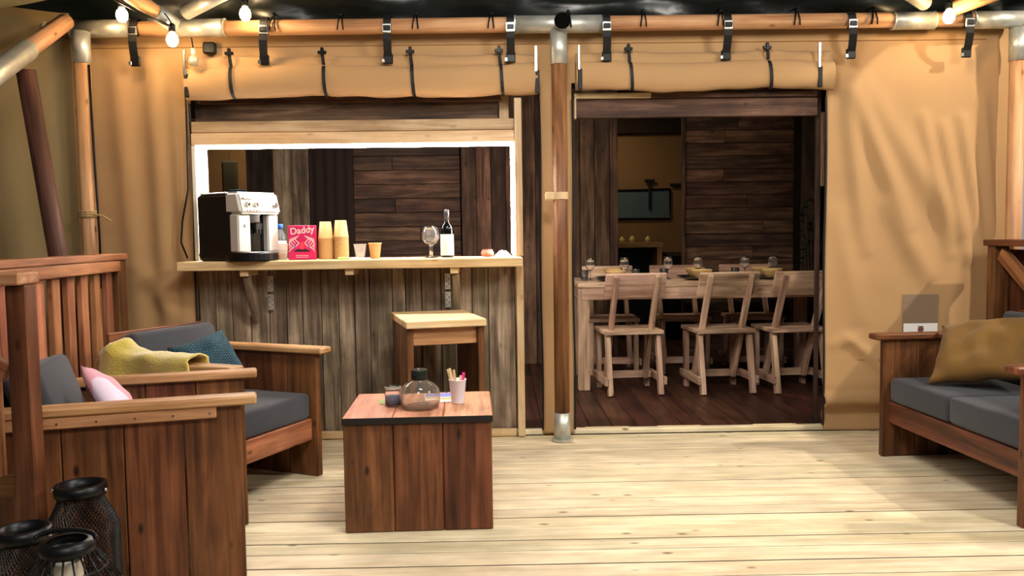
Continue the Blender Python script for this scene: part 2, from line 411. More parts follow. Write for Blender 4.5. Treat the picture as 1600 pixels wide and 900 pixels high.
tag(board('trim_5', 'palewood', None, (2.735, YF-.42, 1.85), (.025, .03, .62)), kind='structure')  # pale strip put in for light showing through a gap
tag(board('trim_6', 'darkv', None, (-2.10, YF-.06, 1.225), (.225, .05, 2.45)), kind='structure')
wr_ = box('wall_right', plain('dark_side_wall', '#1d140e', .85, var=.2), None, 2.86, 2.90, 5.0, 10.2, 0, 2.5, 0); tag(wr_, kind='structure')
wl2 = box('wall_left', plain('dark_side_canvas', '#4a3524', .85, var=.1), None, -4.3, -4.26, 5.0, 10.2, 0, 2.5, 0); tag(wl2, kind='structure')
wff = box('wall_end', plain('dim_canvas', '#8c6c46', .9, bump=.1, bscale=200, var=.08, vscale=2), None, -4.3, 3.2, 9.4, 9.42, 0, 2.5, 0); tag(wff, kind='structure')
vl = box('trim_7', plain('inner_ceiling_cloth', '#2a1e15', .9, var=.1), None, -.2, 3.0, 9.30, 9.36, 2.27, 2.515, .004); tag(vl, kind='structure')
# dark curtain between grey planks and horizontal planks
bm = bmesh.new(); n = 24
gr = [[bm.verts.new((-1.675+.385*i/n, YF-.03+.012*sin(i*1.1), .02+2.44*k)) for k in (0, 1)] for i in range(n+1)]
for i in range(n): bm.faces.new((gr[i][0], gr[i+1][0], gr[i+1][1], gr[i][1]))
cur = obj('curtain', bm, plain('dark_brown_cloth', '#2a1d18', .95), None, smooth=True)
tag(cur, 'dark brown curtain hanging inside, behind the pink box and stacked cups', 'curtain')

# window in the end wall of the tent
win = empty('window_1', (1.52, 9.385, 1.49)); tag(win, kind='structure')
bm = bmesh.new(); n = 16
def wtop(u): return .155+.03*(u**2) + .01*u
fr = [(-.42+.82*i/n) for i in range(n+1)]
a = [bm.verts.new((u, 0, -.165)) for u in fr]; b = [bm.verts.new((u, 0, wtop(u))) for u in fr]
for i in range(n): bm.faces.new((a[i], a[i+1], b[i+1], b[i]))
pane = obj('pane', bm, plain('night_window_film', '#5c7078', .12, bump=.4, bscale=5, spec=.8), win)
tubeobj('window_frame', [(-.42, -.006, -.165), (.40, -.006, -.165), (.40, -.006, wtop(.4))]+[(u, -.006, wtop(u)) for u in reversed(fr)], .012, blackplast, win, 6, closed=True)
box('tie_strap', blackstrap, win, -.055, .055, -.03, -.012, .24, .275, .003, loc=(.17, 0, 0))
box('tie_strap', blackstrap, win, -.012, .012, -.03, -.012, -.06, .25, .003, loc=(.17, 0, 0))
box('tie_strap', blackstrap, win, -.05, .08, -.03, -.012, .19, .225, .003, loc=(.45, 0, 0))

# cabinet and ornaments at the end of the room
cab = empty('cabinet', (1.35, 9.1, 0), 0, 'low wooden open-fronted cabinet under the far dark window', 'cabinet')
board('top', 'arm', cab, (0, 0, 1.035), (.80, .40, .05)); board('side_panel', 'arm', cab, (.365, 0, .505), (.05, .38, 1.01)); board('side_panel', 'arm', cab, (-.365, 0, .505), (.05, .38, 1.01))
box('back_panel', blackplast, cab, -.34, .34, .15, .17, .02, 1.0, 0)
for k, (x_, s_, lb) in enumerate([(1.32, .030, 'small yellow fruit on the cabinet, leftmost of three'), (1.43, .034, 'small yellow fruit on the cabinet, middle of three'), (1.60, .032, 'small yellow fruit on the cabinet, rightmost of three')]):
    f_ = lobj('lemon', [(0, 0), (s_*.6, s_*.2), (s_, s_), (s_*.75, s_*1.6), (s_*.25, s_*2.1), (0, s_*2.3)], plain('lemon_skin', '#d8c878', .5, bump=.1, bscale=90), None, 14, loc=(x_, 8.98, 1.061)); tag(f_, lb, 'fruit', 'yellow fruit on the cabinet')
sb = empty('side_cabinet', (1.98, 9.12, 0), 0, 'low dark cabinet beside the open wooden cabinet under the window', 'cabinet')
board('top', 'darkv', sb, (0, 0, .93), (.34, .36, .04)); box('body', blackplast, sb, -.16, .16, -.17, .17, 0, .908, .004)
# little table with a blue box seen through the bar
lt = empty('small_table', (-2.67, 8.6, 0), 0, 'small pale wooden table far behind the coffee machine', 'table')
board('tabletop', 'palewood', lt, (0, 0, 1.56), (.3, .3, .05))
for sx in (-1, 1):
    for sy in (-1, 1): board('leg', 'palewood', lt, (sx*.12, sy*.12, .767), (.04, .04, 1.534))
bb = box('blue_box', plain('blue_card', '#2f6fa8', .5), None, -2.74, -2.60, 8.52, 8.68, 1.5855, 1.66, .004); tag(bb, 'small blue box on the pale table behind the coffee machine', 'box')
bm = bmesh.new()
abox(bm, -2.90, -2.74, 8.80, 8.86, .55, 1.98, .02)
tube(bm, [(-2.82, 8.83, 1.97), (-2.82, 8.83, 2.519)], .006, 6)
gc = obj('hanging_garment', bm, plain('olive_cloth', '#33301f', .95), None, smooth=False); tag(gc, 'dark olive garment hanging behind the bar, left of the small table', 'garment')

# ================================================================== POLES
R_ = .042
bpole = empty('ridge_beam', (0, 4.70, 2.33), 0, 'long horizontal round timber beam with metal sleeves above both openings', 'beam')
pole('timber', 'polelight', bpole, (-2.35, 0, -.006), (2.95, 0, .006), R_)
for x0, x1 in ((-2.34, -2.02), (-1.79, -1.50), (.10, .60), (2.21, 2.44), (2.66, 2.94)):
    pole('metal_sleeve', galv, bpole, (x0, 0, 0), (x1, 0, 0), R_+.006, 20)
    for xe in (x0, x1):
        bm = bmesh.new(); tube(bm, [(xe-.004, 0, 0), (xe+.004, 0, 0)], R_+.009, 20); obj('sleeve_rim', bm, galv, bpole)
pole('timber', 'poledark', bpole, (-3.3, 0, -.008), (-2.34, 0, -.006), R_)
for x0 in (-2.66, -2.58, -2.49): pole('metal_sleeve', galv, bpole, (x0, 0, 0), (x0+.025, 0, 0), R_+.006, 20)
pole('stub_pipe', galv, bpole, (.355, -.04, -.008), (.355, -.125, -.012), .040, 20)
bm = bmesh.new(); tube(bm, [(.355, -.122, -.012), (.355, -.130, -.012)], .044, 20); obj('pipe_cap', bm, plain('flat_black', '#020202', .9, spec=.1), bpole)
cp = empty('centre_post', (.34, 4.655, 0), 0, 'round stained timber post with metal foot between the two openings', 'post')
pole('timber', 'pole', cp, (0, 0, .15), (0, 0, 2.12), .042); pole('metal_sleeve', galv, cp, (0, 0, 2.10), (0, 0, 2.282), .047, 20)
pole('metal_foot', galv, cp, (0, 0, 0), (0, 0, .16), .047, 20)
bm = bmesh.new(); tube(bm, [(0, 0, .0), (0, 0, .012)], .062, 20); obj('foot_flange', bm, galv, cp)
bm = bmesh.new(); tube(bm, [(0, 0, 1.36), (0, 0, 1.40)], .046, 16); obj('rope_band', bm, plain('pale_webbing', '#c9ae86', .8), cp)
box('band_knot', plain('pale_webbing', '#c9ae86', .8), cp, -.085, -.035, -.05, -.01, 1.355, 1.40, .006)
lp = empty('corner_post', (-2.262, 4.64, 0), 0, 'round timber post at the left corner with metal sleeve and rope tie', 'post')
pole('timber', 'polelight', lp, (0, 0, 0), (0, 0, 2.17), .042); pole('metal_sleeve', galv, lp, (0, 0, 2.13), (0, 0, 2.30), .047, 20)
bm = bmesh.new()
for k in range(3): tube(bm, [(.048*cos(a_), .048*sin(a_), 1.30+.012*k) for a_ in [2*pi*j/14 for j in range(14)]], .008, 6, closed=True)
tube(bm, [(.04, -.03, 1.31), (.09, -.03, 1.30), (.13, -.02, 1.27)], .006, 6)
obj('rope_tie', bm, plain('jute', '#a88a5c', .9), lp)
tubeobj('cable', [(.045, -.02, 2.12), (.05, -.015, 1.6), (.056, -.01, 1.2), (.054, -.01, .9)], .006, blackplast, lp, 6)
rp_ = empty('right_post', (2.915, 4.69, 0), 0, 'round timber post with metal sleeve at the right edge of the canvas', 'post')
pole('timber', 'polelight', rp_, (0, 0, 0), (0, 0, 2.15), .042); pole('metal_sleeve', galv, rp_, (0, 0, 2.10), (0, 0, 2.28), .047, 20)

ev = empty('eave_pole', (0, 0, 0), 0, 'sloping timber pole with wide metal sleeve at the upper left edge', 'pole')
pA = Vector((-2.30, 4.56, 2.335)); pB = Vector((-2.33, 3.55, 1.70)); dv = (pB-pA).normalized()
pole('timber', 'polelight', ev, pA, pA+dv*.62, .043); pole('metal_sleeve', galv, ev, pA+dv*.42, pB, .050, 20)
pole('timber', 'polelight', ev, pB-dv*.1, pA+dv*4.27, .043)
kb = empty('brace_pole', (0, 0, 0), 0, 'dark slanting timber pole standing behind the left railing', 'pole')
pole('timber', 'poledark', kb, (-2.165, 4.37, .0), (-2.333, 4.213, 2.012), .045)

def rafter(lbl, segs, r):
    e = empty('rafter_pole', (0, 0, 0), 0, lbl, 'pole')
    for kind, a_, b_ in segs:
        pole('metal_sleeve' if kind is galv else 'timber', kind, e, a_, b_, r+(.005 if kind is galv else 0))
    return e
rafter('timber rafter pole rising left from the beam above the bar, between two bulbs', [('polelight', (-2.385, 3.69, 2.77), (-1.755, 4.575, 2.335)), (galv, (-1.80, 4.512, 2.366), (-1.738, 4.600, 2.322))], .040)
rafter('bright metal pole rising right from the beam above the bar', [(galv, (-1.67, 4.585, 2.385), (-1.34, 4.42, 2.475)), ('polelight', (-1.36, 4.43, 2.469), (-.544, 4.02, 2.70))], .036)
rafter('metal pole slanting down to the beam near the upper right corner', [(galv, (2.04, 4.38, 2.46), (2.33, 4.58, 2.392)), ('polelight', (.30, 3.18, 2.868), (2.06, 4.394, 2.455))], .034)
rafter('timber rafter pole rising right beside the bulb at the upper right', [('polelight', (2.48, 4.59, 2.36), (2.74, 4.30, 2.43)), (galv, (2.70, 4.345, 2.42), (2.86, 4.17, 2.463)), ('polelight', (2.85, 4.18, 2.46), (3.8, 3.1, 2.72))], .040)

# olive awning flap hanging into the top left corner
bm = bmesh.new(); n = 20; gr = []
for i in range(n+1):
    u = i/n; x_ = -2.75+1.0*u; zb = 2.245+.05*u+.12*u**3-.02*sin(u*pi)
    gr.append([bm.verts.new((x_, 4.0-.25*v, zb+.35*v+.03*sin(v*5)*(1-u))) for v in [k/8 for k in range(9)]])
for i in range(n):
    for k in range(8): bm.faces.new((gr[i][k], gr[i+1][k], gr[i+1][k+1], gr[i][k+1]))
aw = obj('awning_flap', bm, plain('pale_awning', '#b3a06c', .8, bump=.1, bscale=120), None, smooth=True)
aw.modifiers.new('t', 'SOLIDIFY').thickness = .004
tag(aw, 'pale olive canvas flap hanging in the upper left corner', 'awning')

# cam-buckle straps
NTH = ['first', 'second', 'third', 'fourth', 'fifth', 'sixth', 'seventh', 'eighth']
SX = [(-1.985, .02, 0), (-1.275, .008, 0), (-.60, .006, .012), (.075, .0, .01), (.605, -.005, 0), (1.275, -.02, 0), (1.965, -.02, 0), (2.615, -.03, 0)]
for k, (x_, lean, _) in enumerate(SX):
    e = empty('cam_strap', (x_, 4.70, 2.33), 0, 'black cam-buckle strap over the beam, %s from the left' % NTH[k], 'strap', 'cam-buckle straps along the beam')
    lean += x_*.018
    bm = bmesh.new(); ps = [(R_+.010)*Vector((0, -sin(a_), cos(a_))) for a_ in [radians(-60+18*j) for j in range(13)]]
    for A_, B_ in zip(ps, ps[1:]):
        q = [bm.verts.new(Vector((s_*.021, 0, 0))+p_) for p_, s_ in ((A_, -1), (A_, 1), (B_, 1), (B_, -1))]; bm.faces.new(q)
    bmesh.ops.remove_doubles(bm, verts=bm.verts, dist=1e-5)
    sp = obj('webbing', bm, blackstrap, e); sp.modifiers.new('t', 'SOLIDIFY').thickness = -.003
    box('buckle', chrome, e, -.026, .026, -.064, -.052, -.052, .0, .004)
    box('buckle_lever', blackplast, e, -.02, .02, -.070, -.062, -.040, -.012, .003)
    bm = bmesh.new()
    tail = [(0, -.056, -.045), (lean*.3, -.05, -.08), (lean*.8, -.02, -.135), (lean, .0, -.165)]
    for A_, B_ in zip(tail, tail[1:]):
        bm.faces.new([bm.verts.new(Vector(p_)+Vector((s_*.022, 0, 0))) for p_, s_ in ((A_, -1), (A_, 1), (B_, 1), (B_, -1))])
    bmesh.ops.remove_doubles(bm, verts=bm.verts, dist=1e-5)
    sp = obj('strap_tail', bm, blackstrap, e); sp.modifiers.new('t', 'SOLIDIFY').thickness = .004
    box('clip', blackplast, e, lean-.026, lean+.026, -.004, .014, -.205, -.15, .004)
    box('clip_pin', chrome, e, lean-.034, lean-.018, -.008, .006, -.200, -.180, .002)
# bungee loops
BX = [-1.225, -.855, -.445, -.03, .395, .81, 1.235, 1.66, 2.09]
NTH9 = NTH+['ninth']
for k, x_ in enumerate(BX):
    e = empty('bungee_loop', (x_, 4.70, 2.33), 0, 'thin black bungee loop tied over the beam, %s from the left' % NTH9[k], 'cord', 'bungee loops along the beam')
    tubeobj('cord', [(0, .06, .075), (.0, -.01, .072), (-.008, -.040, .035), (-.014, -.053, 0), (-.018, -.048, -.03)], .0045, blackplast, e, 6)
    tubeobj('cord', [(.003, -.012, .074), (.008, -.040, .035), (.012, -.053, 0), (.014, -.048, -.03)], .0045, blackplast, e, 6)
    lobj('toggle', [(0, -.011), (.009, -.007), (.011, 0), (.009, .007), (0, .011)], blackplast, e, 10, loc=(.002, -.034, .056))

# ---- rolled canvas flaps
def roll(lbl, x0, x1, zc, r, straps, ends, seed):
    e = empty('rolled_canvas', ((x0+x1)/2, 4.736, zc), 0, lbl, 'canvas roll')
    L_ = x1-x0; bm = bmesh.new(); nx, ns = 90, 20; rings = []
    sx_ = [s-(x0+x1)/2 for s in straps]
    for i in range(nx+1):
        x_ = -L_/2+L_*i/nx; sq = 1-.05*sum(exp(-((x_-s)/.04)**2) for s in sx_)
        sag = -.008*sin(i/nx*pi*3+seed)
        rings.append([bm.verts.new((x_, .55*r*sq*cos(a_)*(1+.07*noise.noise(Vector((x_*5+seed, a_, 0)))), r*sq*sin(a_)*(1+.10*noise.noise(Vector((x_*6, a_*1.5, seed))))+sag)) for a_ in [2*pi*j/ns for j in range(ns)]])
    for A_, B_ in zip(rings, rings[1:]):
        for j in range(ns): bm.faces.new((A_[j], A_[(j+1) % ns], B_[(j+1) % ns], B_[j]))
    bm.faces.new(rings[0]); bm.faces.new(rings[-1])
    obj('cloth_roll', bm, canvas, e, smooth=True)
    # flat folded cloth above the roll where it hangs from
    bm = bmesh.new(); n = 60; cols = []
    for i in range(n+1):
        x_ = -L_/2+L_*i/n; pull = sum(exp(-((x_-s)/.10)**2) for s in sx_)
        cols.append([bm.verts.new((x_, .028-.022*t-.014*sin(t*pi)*(1-.7*pull)-.010*noise.noise(Vector((x_*4, t*3, seed))), r*.75+.075*(1-t)+.012*pull*(1-t))) for t in [k/6 for k in range(7)]])
    for A_, B_ in zip(cols, cols[1:]):
        for k in range(6): bm.faces.new((A_[k], B_[k], B_[k+1], A_[k+1]))
    fl = obj('loose_fold', bm, canvas, e, smooth=True); fl.modifiers.new('t', 'SOLIDIFY').thickness = .003
    for s in sx_:
        bm = bmesh.new(); ps = [(s-.002+.0015*k, -.55*r*1.0*sin(pi*k/9)-.005, r*.98*cos(pi*k/9)) for k in range(10)]
        ps = [(s-.010, -.005, r+.075), (s-.006, -.014, r+.04)]+ps
        for A_, B_ in zip(ps, ps[1:]):
            bm.faces.new([bm.verts.new(Vector(p_)+Vector((q*.009, 0, 0))) for p_, q in ((A_, -1), (A_, 1), (B_, 1), (B_, -1))])
        bmesh.ops.remove_doubles(bm, verts=bm.verts, dist=1e-5)
        t_ = obj('tie_strap', bm, blackstrap, e); t_.modifiers.new('t', 'SOLIDIFY').thickness = .004
        box('strap_knot', blackplast, t_, s-.034, s+.014, -.022, -.004, r+.062, r+.080, .003, rot=(0, 0, 0))
        box('strap_knot', blackplast, t_, s-.018, s+.0, -.024, -.004, r+.055, r+.098, .003)
    for s in ends:
        s -= (x0+x1)/2
        c_ = box('end_clip', chrome, e, s-.008, s+.008, -.05, -.035, r*.4, r+.09, .003)
        box('clip_strap', blackstrap, e, s-.012+.006, s+.012+.006, -.048, -.03, -r*.95, r*.5, .003)
    return e
roll('rolled-up tan canvas flap above the bar opening, tied with black straps', -1.735, .225, 2.035, .088, [-1.48, -.965, -.475, .02], [-1.728, .216], 1.3)
roll('rolled-up tan canvas flap above the dining room doorway, tied with black straps', .44, 1.895, 2.045, .080, [.745, 1.525], [.455, 1.80], 4.1)

# ---- string lights
def bulb(loc, lbl, up):
    e = empty('festoon_bulb', loc, 0, lbl, 'light bulb', 'lit festoon bulbs')
    lobj('glass_bulb', [(0, -.052), (.016, -.048), (.027, -.032), (.030, -.015), (.026, .004), (.015, .018), (.013, .024)], bulbglow, e, 18)
    lobj('socket', [(.0, .024), (.018, .024), (.018, .062), (.010, .070), (0, .070)], blackplast, e, 14)
    tubeobj('cord', [(0, 0, .068), (up[0]*.5, up[1]*.5, .068+up[2]*.6), (up[0], up[1], .068+up[2])], .004, blackplast, e, 6)
bulb((-1.952, 4.45, 2.352), 'lit festoon bulb above the first cam strap, leftmost of the three left bulbs', (.01, .03, .06))
bulb((-1.715, 4.50, 2.235), 'lit festoon bulb hanging lowest, left above the bar frame', (-.03, -.02, .05))
bulb((-1.345, 4.56, 2.380), 'lit festoon bulb against the metal pole above the bar', (.02, .02, .06))
bulb((2.42, 4.50, 2.315), 'lit festoon bulb at the upper right of the beam', (.03, .06, .05))
e = empty('unlit_bulb', (-1.665, 4.66, 2.14), 0, 'small unlit globe bulb hanging at the top left corner of the bar opening', 'light bulb')
lobj('globe', [(0, -.03), (.022, -.022), (.030, 0), (.022, .022), (.012, .030)], plain('frosted_globe', '#b0a890', .25, .3), e, 16)
lobj('socket', [(0, .028), (.013, .028), (.013, .07), (0, .07)], galv, e, 12)
tubeobj('cord', [(0, 0, .07), (-.01, .01, .13)], .004, blackplast, e, 6)
jb = box('junction_box', blackplast, None, -1.645, -1.575, 4.745, 4.785, 2.20, 2.265, .008); tag(jb, 'small black junction box under the beam beside the unlit bulb', 'box')
for lbl, pts in (('festoon cable wound along the left rafter pole', [(-2.04, 4.22, 2.45), (-1.93, 4.36, 2.385), (-1.83, 4.44, 2.335), (-1.74, 4.52, 2.30)]),
                 ('festoon cable running up to the right above the bar', [(-1.40, 4.36, 2.40), (-1.28, 4.32, 2.42), (-1.05, 4.17, 2.50)]),
                 ('festoon cable along the upper right rafter pole', [(2.45, 4.56, 2.41), (2.60, 4.36, 2.45), (2.76, 4.18, 2.49)]),
                 ('thin black cord hanging at the left edge of the bar opening', [(-1.745, 4.74, 2.06), (-1.75, 4.75, 1.7), (-1.752, 4.745, 1.45), (-1.79, 4.74, 1.27), (-1.80, 4.735, 1.15), (-1.765, 4.73, 1.06)])):
    bm = bmesh.new(); tube(bm, pts, .0055 if 'thin' in lbl else .008, 7); o = obj('cable', bm, blackplast if 'right rafter' not in lbl else plain('pale_cable', '#c9a878', .5), None, smooth=True); tag(o, lbl, 'cable')

# ================================================================== BAR
bar = empty('bar', (0, 4.80, 0), 0, 'built-in bar with weathered plank front, pale counter top and lit timber frame', 'bar')
br = empty('bar_front', (0, 0, 0)); br.parent = bar
xb = [-1.735, -1.64, -1.545, -1.44, -1.335, -1.235, -1.145, -1.035, -.935, -.845, -.755, -.625, -.55, -.455, -.345, -.255, -.165, -.07, .085]
for a, b in zip(xb, xb[1:]):
    board('plank', 'grey', br, ((a+b)/2, .012+random.uniform(-.006, .004), .515), (round(b-a-.004, 3), .024, .95), .003)
box('backing', plain('wall_backing', '#0d0806', .9), br, -1.735, .085, .03, .045, .02, .99, 0)
board('bottom_rail', 'palewood', br, (-.83, -.022, .022), (1.83, .03, .044), .004)
fr_ = empty('bar_frame', (0, 0, 0)); fr_.parent = bar; fr_['label'] = 'pale timber frame with glowing light strip'
board('frame_post', 'palewood', fr_, (.112, -.02, .495), (.042, .07, .985)); board('frame_post', 'rough', fr_, (.112, -.02, 1.491), (.042, .07, .893))
board('header_board', 'rough', fr_, (-.82, -.02, 1.795), (1.822, .03, .062)); board('header_board', 'palewood', fr_, (-.82, -.03, 1.727), (1.822, .03, .066))
board('jamb_board', 'whitewash', fr_, (-1.722, .06, 1.37), (.024, .20, .648)); board('jamb_board', 'palewood', fr_, (.082, .055, 1.37), (.016, .10, .648))
box('light_strip', led, fr_, -1.70, .07, -.012, .03, 1.678, 1.69, .002)
box('light_strip', led, fr_, -1.710, -1.7045, -.03, .0, 1.06, 1.675, .001)
box('light_strip', led, fr_, .068, .0735, -.03, .0, 1.06, 1.675, .001)
box('light_channel', galv, fr_, -1.71, .075, -.014, .05, 1.691, 1.697, 0)
ln = empty('bar_lintel', (0, 4.88, 0), 0, 'dark plank box lintel between the bar header and the canvas roll', 'lintel')
board('plank', 'dark', ln, (-.87, 0, 1.90), (1.74, .04, .14)); board('plank', 'dark', ln, (-.85, -.03, 1.955), (1.74, .03, .04))
board('plank', 'rough', ln, (.035, .01, 1.92), (.055, .05, .19), axis='z')
# counter worktop
ct = board('counter_top', 'palewood', bar, (-.818, -.045, 1.0175), (1.886, .41, .05), .004); ct['label'] = 'pale timber counter top'
for k, x_ in enumerate((-1.405, -.83, -.252)):
    e = empty('counter_bracket', (x_, -.025, 0)); e.parent = bar
    board('arm_bar', 'palewood', e, (0, -.10, .975), (.045, .20, .034))
    if k != 1: strut('brace', 'grey', e, (.005, -.16, .955), (.005, -.012, .70), .04, .03)
    if k != 1:
        sx_ = .09 if k == 0 else -.05
        for zz in (.905, .80):
            mp_ = box('metal_plate', galv, e, sx_-.016, sx_+.016, -.003, .001, zz-.045, zz+.045, .001)
            bm = bmesh.new()
            for hx, hz in ((-.007, -.03), (.007, -.015), (-.007, 0), (.007, .015), (-.007, .03)): abox(bm, sx_+hx-.003, sx_+hx+.003, -.0036, -.003, zz+hz-.003, zz+hz+.003)
            tag(obj('screw_holes', bm, blackplast, e), kind='stuff')

# door frame
dl = empty('door_lintel', (0, 4.86, 0), 0, 'dark plank lintel across the top of the dining room doorway', 'lintel')
board('plank', 'rough', dl, (.66, -.02, 1.955), (.44, .05, .03)); board('plank', 'dark', dl, (1.36, -.02, 1.955), (.96, .05, .03))
board('plank', 'dark', dl, (1.15, .0, 1.885), (1.40, .04, .105)); board('end_block', 'rough', dl, (.444, -.01, 1.885), (.012, .06, .12), axis='z')
tag(board('door_jamb', 'darkv', None, (1.872, 4.89, .98), (.022, .03, 1.93)), 'reddish brown timber jamb at the right side of the doorway', 'door jamb')

# ---- things on the counter (top z)
CZ = 1.0435
cm = empty('coffee_machine', (-1.457, 4.69, CZ), radians(55), 'black and silver automatic coffee machine on the left end of the counter', 'coffee machine')
silver = plain('silver_plastic', '#d6d3ca', .3, .3); 
box('body', blackplast, cm, -.135, .135, -.10, .19, .0, .365, .012)
bm = bmesh.new(); vs_ = abox(bm, -.137, .137, -.20, -.06, .255, .375, 0)
for v in bm.verts:
    if v.co.z > .3 and v.co.y < -.15: v.co.y += .035
bmesh.ops.bevel(bm, geom=list(bm.edges), offset=.014, segments=3, affect='EDGES'); hd = obj('control_head', bm, silver, cm, smooth=False)
box('lid', silver, cm, -.13, .13, -.06, .185, .366, .376, .004)
box('front_column', silver, cm, -.137, -.052, -.168, -.095, .048, .254, .008); box('front_column', silver, cm, .062, .137, -.168, -.095, .048, .254, .008)
box('brew_recess', plain('gloss_black', '#050507', .1), cm, -.055, .065, -.13, -.095, .048, .256, .002)
bm = bmesh.new(); abox(bm, -.02, .03, -.165, -.128, .17, .21, .006); abox(bm, -.01, -.002, -.16, -.15, .150, .172); abox(bm, .012, .02, -.16, -.15, .150, .172); obj('spout', bm, blackplast, cm)
bm = bmesh.new(); lathe(bm, [(0, 0), (.155, 0), (.158, .006), (.158, .040), (.15, .046), (0, .046)], 32)
for v in bm.verts: v.co.y = -.10+v.co.y*.95; v.co.x *= .90
obj('drip_tray', bm, blackplast, cm)
box('tray_grid', chrome, cm, -.10, .10, -.215, -.13, .0465, .049, .001)
for x_ in (-.085, -.03):
    bm = bmesh.new(); tube(bm, [(x_, -.176, .308), (x_, -.200, .304)], .013, 16); k_ = obj('dial', bm, chrome, cm)
    box('dial_mark', blackplast, k_, x_-.002, x_+.002, -.203, -.200, .300, .314, 0)
bm = bmesh.new()
for j in range(5): abox(bm, -.10+.02*j, -.093+.02*j, -.203, -.199, .270, .276)
obj('button_row', bm, plain('dark_print', '#5a5048', .5), cm)
box('display', plain('display_grey', '#b9bdb4', .2), cm, -.11, -.05, -.186, -.170, .333, .343, .001, rot=(0, 0, 0))
bm = bmesh.new(); abox(bm, .075, .118, -.204, -.198, .298, .306); abox(bm, .09, .105, -.204, -.198, .288, .318); obj('emblem', bm, plain('dark_print', '#5a5048', .5), cm)
st_ = box('sticker', white, cm, -.118, -.075, -.1695, -.168, .165, .215, 0)
def text(body, size, mat, parent, loc, rot, ext=.0004, align='CENTER', shear=0, sx=1):
    cu = bpy.data.curves.new('lettering', 'FONT'); cu.body = body; cu.size = size; cu.extrude = ext; cu.align_x = align; cu.offset = .0012*size/.05; cu.shear = shear
    t_ = bpy.data.objects.new('lettering', cu); C.objects.link(t_)
    dg = bpy.context.evaluated_depsgraph_get(); me = bpy.data.meshes.new_from_object(t_.evaluated_get(dg)); me.name = 'lettering'
    bpy.data.objects.remove(t_); bpy.data.curves.remove(cu)
    me.materials.clear(); me.materials.append(mat)
    o = bpy.data.objects.new('lettering', me); C.objects.link(o); o.location = loc; o.rotation_euler = rot; o.scale = (sx, 1, 1); o.parent = parent; return o
text('A', .03, plain('dark_print', '#5a5048', .5), st_, (-.0965, -.1702, .180), (pi/2, 0, 0))
tubeobj('power_cord', [(-.13, .15, .03), (-.17, .12, .02), (-.19, .10, .035), (-.20, .07, .06)], .004, blackplast, cm, 6)

wbt = empty('water_bottle', (-1.285, 4.915, CZ), 0, 'small clear water bottle with blue cap behind the coffee machine', 'bottle')
lobj('bottle_body', [(0, 0), (.028, 0), (.031, .006), (.031, .11), (.028, .135), (.015, .165), (.0125, .172), (.0125, .180)], plain('clear_plastic', '#eef3f8', .08, trans=.9, ior=1.2), wbt, 20)
lobj('label_wrap', [(.0315, .045), (.0318, .046), (.0318, .105), (.0315, .106)], white, wbt, 20)
lobj('cap', [(0, .205), (.013, .205), (.0145, .202), (.0145, .178), (.0, .178)], plain('blue_cap', '#2f62d0', .4), wbt, 18)
cupglass = plain('clear_plastic_cup', '#f4f1ee', .15, trans=.75, ior=1.15)
def plastic_cup(x_, y_, h, r, lbl, mat, liq=None, cat='cup'):
    e = empty('plastic_cup', (x_, y_, CZ), 0, lbl, cat)
    lobj('cup_body', [(0, 0), (r*.7, 0), (r*.72, .003), (r, h), (r+.002, h+.001), (r-.001, h-.001), (r*.70, .004), (0, .004)], mat, e, 20)
    if liq: lobj('contents', [(0, .0045), (r*.69, .0045), (r*.78, h*.35), (0, h*.35)], liq, e, 18)
    lobj('rim', [(r-.0015, h-.002), (r+.0025, h-.002), (r+.003, h+.002), (r-.001, h+.003), (r-.0015, h-.002)], mat, e, 20)
plastic_cup(-1.248, 4.80, .088, .032, 'clear plastic cup with brown contents beside the pink box', cupglass, plain('brown_sugar', '#c08a58', .7))
plastic_cup(-1.318, 4.84, .070, .030, 'clear plastic cup half hidden behind the coffee machine tray', cupglass, plain('brown_sugar', '#c08a58', .7))
plastic_cup(-.80, 4.78, .080, .036, 'empty clear ribbed plastic cup right of the paper cup stacks', cupglass)
paper = plain('kraft_paper', '#d3a468', .6, var=.05); 
plastic_cup(-.708, 4.74, .085, .036, 'single tan paper cup standing right of the clear cup', paper)
# pink sugar box
pk = plain('pink_card', '#d81f63', .45)
sbx = empty('sugar_box', (-1.112, 4.72, CZ), radians(4), 'pink printed cardboard box with white lettering on the counter', 'box')
box('carton', pk, sbx, -.075, .075, -.03, .03, 0, .192, .002)
cream = plain('cream_print', '#f6d3cf', .5)
text('Daddy', .052, cream, sbx, (.005, -.0308, .148), (pi/2, radians(-6), 0), sx=.98)
bm = bmesh.new()
for s in (-1, 1):                                   # zigzag bands fanning from the middle
    for j in range(5):
        x0 = s*(.016+.012*j)
        if j*.012 > .05: continue
        pts = [(x0, .135-.004*j), (s*min(.07, abs(x0)+.022), .115-.008*j), (x0, .093-.009*j), (s*min(.07, abs(x0)+.024), .068-.006*j)]
        for (ax0, az0), (ax1, az1) in zip(pts, pts[1:]):
            d_ = Vector((ax1-ax0, 0, az1-az0)); n_ = Vector((-d_.z, 0, d_.x)).normalized()*.0022
            a_ = Vector((ax0, -.0306, az0)); b_ = Vector((ax1, -.0306, az1))
            bm.faces.new([bm.verts.new(q) for q in (a_-n_, b_-n_, b_+n_, a_+n_)])
tag(obj('zigzag_print', bm, cream, sbx), kind='stuff')
bm = bmesh.new(); prev = None
arc = [(-.045+.09*k/12, .048+.016*sin(pi*k/12)) for k in range(13)]
for (a0, b0), (a1, b1) in zip(arc, arc[1:]): bm.faces.new([bm.verts.new(q) for q in ((a0, -.0311, .044), (a1, -.0311, .044), (a1, -.0311, b1), (a0, -.0311, b0))])
obj('dark_print', bm, plain('near_black_print', '#2a1420', .5), sbx)
bm = bmesh.new()
